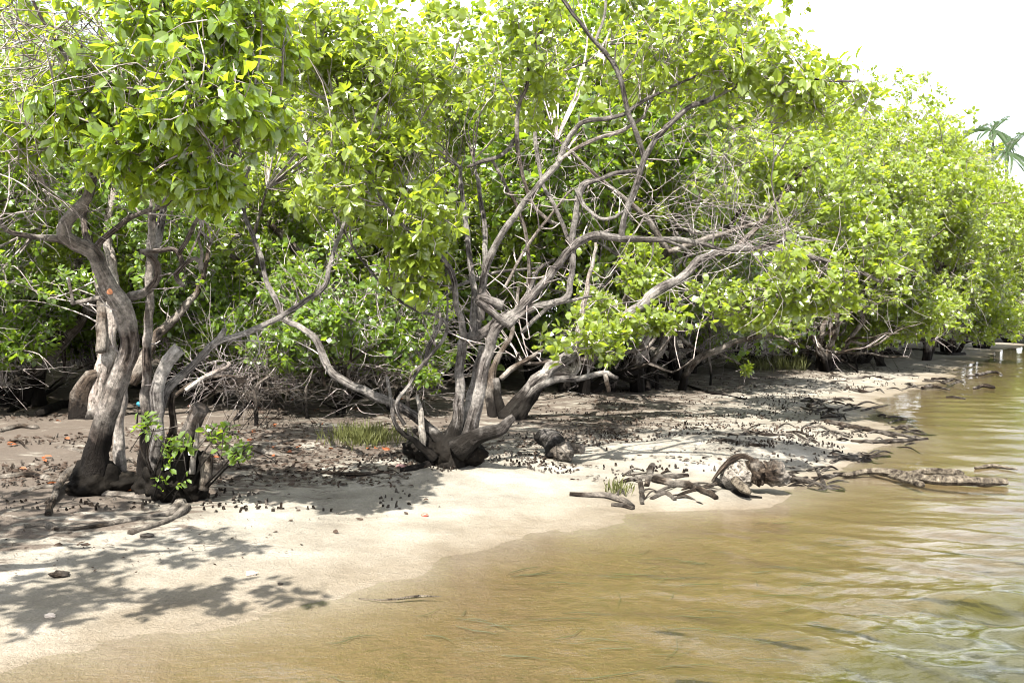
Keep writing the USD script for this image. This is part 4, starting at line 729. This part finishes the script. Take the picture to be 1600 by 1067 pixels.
log('dark arched snag by the far muddy point', [[(1510, 588, 5), (1535, 584, 8), (1555, 581, 7), (1566, 585, 4)]], mat=rootM)
log('dark root on the tip of the far muddy point', [[(1440, 606, 6), (1460, 604, 8), (1485, 609, 4)]], mat=rootM)
log('pale bare limb reaching out under the leaves at the far water edge', [[(1410, 546, 9), (1440, 548, 9), (1480, 554, 9), (1508, 553, 8)]], name='fallen_branch', mat=barkP)
log('small speckled branch stranded in the shallow water in front', [[(560, 934, 2), (600, 936, 4), (630, 932, 6), (655, 929, 7), (690, 931, 2)]], name='stranded_branch')
T = Tree('fallen_branch', 'thin fallen branch lying on the sand right of the arching dark stem', 19.0, (1120, 620), barkD, 90, cat='branch'); root_on(T.path, [(1075, 603), (1100, 612), (1130, 618), (1165, 624)], [4, 5, 5, 3], barkD, seed=31, name='branch')
T = Tree('fallen_branch', 'short pale stick with a dark tip in front of the leaning mangrove', 16.5, (905, 610), barkP, 91, cat='branch'); root_on(T.path, [(892, 599), (903, 607), (914, 614)], [5, 6, 7], barkP, seed=32, name='branch', lift=[.12, .05, 0])
T = rooted('exposed_root', 'pale flat root running left from the foot of the grey mangrove', 'root', (650, 735)); root_on(T, [(625, 736), (648, 733), (672, 727), (690, 722)], [9, 13, 18, 22], barkG, seed=33)

# ------------------------------------------------------------------ small things on the ground
rng = np.random.default_rng(31)
def scatter(boxes, n, thr=.5, freq=2.0, seed=0):
    out = []
    while len(out) < n:
        b = boxes[rng.integers(len(boxes))]; y = rng.uniform(b[1], b[3]); x = rng.uniform(b[0], b[2]); out.append((x, y))
    return np.array(out)
def gpoints(px):
    z = np.full(len(px), .12)
    for _ in range(5):
        Y_ = (CAMZ - z) * F / (px[:, 1] - HZ); X_ = (px[:, 0] - 800) / F * Y_; z = .5 * z + .5 * ground(X_, Y_)
    return np.stack([X_, Y_, ground(X_, Y_)], 1)
# breathing roots of the mangroves
px = np.vstack([scatter([(850, 590, 1400, 700)], 7000), scatter([(560, 660, 900, 740)], 2500), scatter([(0, 620, 640, 800)], 3000), scatter([(1200, 570, 1500, 620)], 1500), scatter([(940, 690, 1420, 760)], 900)])
g = gpoints(px); k = (meshkit.fbm(g * [1.1, 2.4, 0] + 3, 3, 4) > .53) & (g[:, 2] > .03); g = g[k]
d = unit(rng.normal(size=g.shape) * .25 + [0, 0, 1]); keep = rng.random(len(g)) < .55; g, d = g[keep], d[keep]; h = rng.uniform(.008, .036, (len(g), 1)) * np.where(rng.random((len(g), 1)) < .08, 1.8, 1)
top('breathing_roots', sticks(g - d * .02, g + d * h, rng.uniform(.009, .020, len(g)), rng.uniform(.004, .012, len(g)), 4, bend=rng.normal(size=g.shape) * .006), rootM, 'dark breathing roots of the mangroves poking up through the sand', 'roots', kind='stuff')
# leaf litter
px = np.vstack([scatter([(0, 600, 640, 760)], 5200), scatter([(600, 600, 1000, 730)], 2400), scatter([(900, 585, 1480, 680)], 2600), scatter([(0, 750, 700, 860)], 90), scatter([(900, 700, 1300, 770)], 500)])
n0 = len(px); px = np.vstack([px, scatter([(0, 790, 640, 980), (0, 790, 400, 900)], 260)])
g = gpoints(px); tiny = np.arange(len(px)) >= n0; k = (tiny | (meshkit.fbm(g * [.9, 1.8, 0] + 9, 4, 8) > .48)) & (g[:, 2] > .04); g = g[k]; m = len(g)
a = rng.uniform(0, 6.28, m); d = np.stack([np.cos(a), np.sin(a), rng.normal(size=m) * .15], 1); ln = rng.uniform(.03, .09, m) * np.where(tiny[k], .35, 1)
top('leaf_litter', flat(*leaf_mesh(g + [0, 0, .012], d, unit(rng.normal(size=g.shape) * .35 + [0, 0, 1]), ln, ln * .6, 'mid')), litterM, 'brown dead leaves littering the shaded mud', 'leaf litter', kind='stuff')
# orange leaves, one by one
spots_ = [(18, 698), (22, 694), (45, 617), (90, 758), (103, 768), (112, 766), (118, 769), (265, 748), (212, 769), (164, 655), (95, 660), (120, 648), (440, 712), (425, 714), (395, 690), (350, 672), (470, 700), (545, 690), (575, 702), (610, 705), (380, 640), (420, 655), (505, 665), (82, 716), (72, 718), (66, 722), (560, 640), (640, 695), (30, 735), (150, 700)]
spots_ += [(rng.uniform(0, 640), rng.uniform(615, 720)) for _ in range(34)]
for (x, y) in spots_:
    g = GP(x, y); a = rng.uniform(0, 6.28); d = np.array([[math.cos(a), math.sin(a), .1]]); l = np.array([rng.uniform(.055, .10)])
    V, Fc = leaf_mesh((g + [0, 0, .02])[None], d, unit(rng.normal(size=(1, 3)) * .4 + [0, -.3, 1]), l, l * .75, 'near')
    top('fallen_leaf', (V[0], Fc), drylM, 'orange fallen leaf lying on the mud under the mangroves', 'leaf', 'orange fallen leaves under the mangroves')
# grass
def grass(px, n, h, label, name='grass_tuft'):
    g = gpoints(px); m = len(g); d = unit(rng.normal(size=(m, 3)) * [.3, .3, 0] + [0, 0, 1]); ln = rng.uniform(.5, 1.1, m) * h
    top(name, flat(*leaf_mesh(g - [0, 0, .01], d, rng.normal(size=(m, 3)), ln, np.full(m, .016), 'far')), grassM, label, 'grass', kind='stuff')
grass(np.stack([rng.normal(570, 26, 900), rng.normal(690, 5, 900)], 1), 900, .24, 'yellowish grass growing left of the foot of the grey mangrove')
grass(np.stack([rng.uniform(870, 1010, 1500), rng.normal(585, 4, 1500)], 1), 1500, .5, 'dry yellow grass under the leaning mangrove')
grass(np.stack([rng.uniform(1150, 1260, 900), rng.normal(577, 3, 900)], 1), 900, .5, 'dry yellow grass behind the arching dark stem')
grass(np.stack([rng.normal(965, 10, 90), rng.normal(768, 4, 90)], 1), 90, .14, 'few thin green grass blades beside the arching root')
# shells, crab-like crumbs, scraps
def scrap(name, label, cat, px, py, r, mat, seed, flatten=.5):
    g = GP(px, py); g[2] = max(g[2], -.01); return top(name, lump(g + [0, 0, r * flatten * .6], (r, r * .7, r * flatten), seed, .5, 2), mat, label, cat, smooth=True)
shell = plain('shell_white', (.34, .29, .24), .6); red = plain('shell_red', (.35, .07, .05), .5)
scrap('shell', 'small white and red shell on the open pale sand', 'shell', 393, 898, .035, shell, 1); scrap('shell', 'small dark red shell on the pale sand in the middle', 'shell', 664, 806, .03, red, 2); scrap('shell', 'pinkish shell in the shadow at the lower left', 'shell', 78, 964, .03, shell, 3)
scrap('shell', 'pink scrap beside the foot of the grey mangrove', 'shell', 627, 731, .05, plain('shell_pink', (.26, .14, .125), .6), 4); scrap('wood_crumb', 'dark crumb of wood on the sand at the left', 'debris', 92, 900, .06, rootM, 5, .35); scrap('wood_crumb', 'tiny dark crumb right of the white shell', 'debris', 438, 913, .018, rootM, 6); scrap('wood_crumb', 'dark chip of bark on the sand in front of the muddy stump clump', 'debris', 230, 838, .05, rootM, 7, .3)
T = Tree('plastic_bag', 'teal plastic scrap caught low behind the twisted mangrove', 13.0, (216, 635), barkD, 95, cat='litter'); part(T.path, 'bag', lump(P(219, 631, 13.0), (.05, .04, .035), 21, .3), plain('teal_plastic', (.01, .10, .14), .3), smooth=True); part(T.path, 'stick', tube([P(214, 650, 13.0) - [0, 0, .1], P(216, 632, 13.05)], [.012, .008], 5), barkD)
# strands of weed on the bed
px = np.vstack([scatter([(500, 900, 1500, 1060)], 60), scatter([(780, 810, 1300, 920)], 30)]); g = gpoints(px); keep = g[:, 2] < -.04; g = g[keep]; ms = []
for p in g:
    a = rng.normal(.15, .35); l = rng.uniform(.1, .45); q = [p + [0, 0, .012]]
    for _ in range(4): a += rng.normal() * .3; e = q[-1] + np.array([math.cos(a), math.sin(a), 0]) * l / 4; e[2] = float(ground(e[0], e[1])) + .014; q.append(e)
    ms.append(tube(q, np.array([.4, 1, 1, .8, .3]) * rng.uniform(.0015, .0035), 4, step=.1, rough=0))
top('water_weed', join(ms), plain('weed', (.03, .032, .012), .6), 'dark strands of weed lying on the bed of the shallow water', 'weed', kind='stuff', smooth=True)
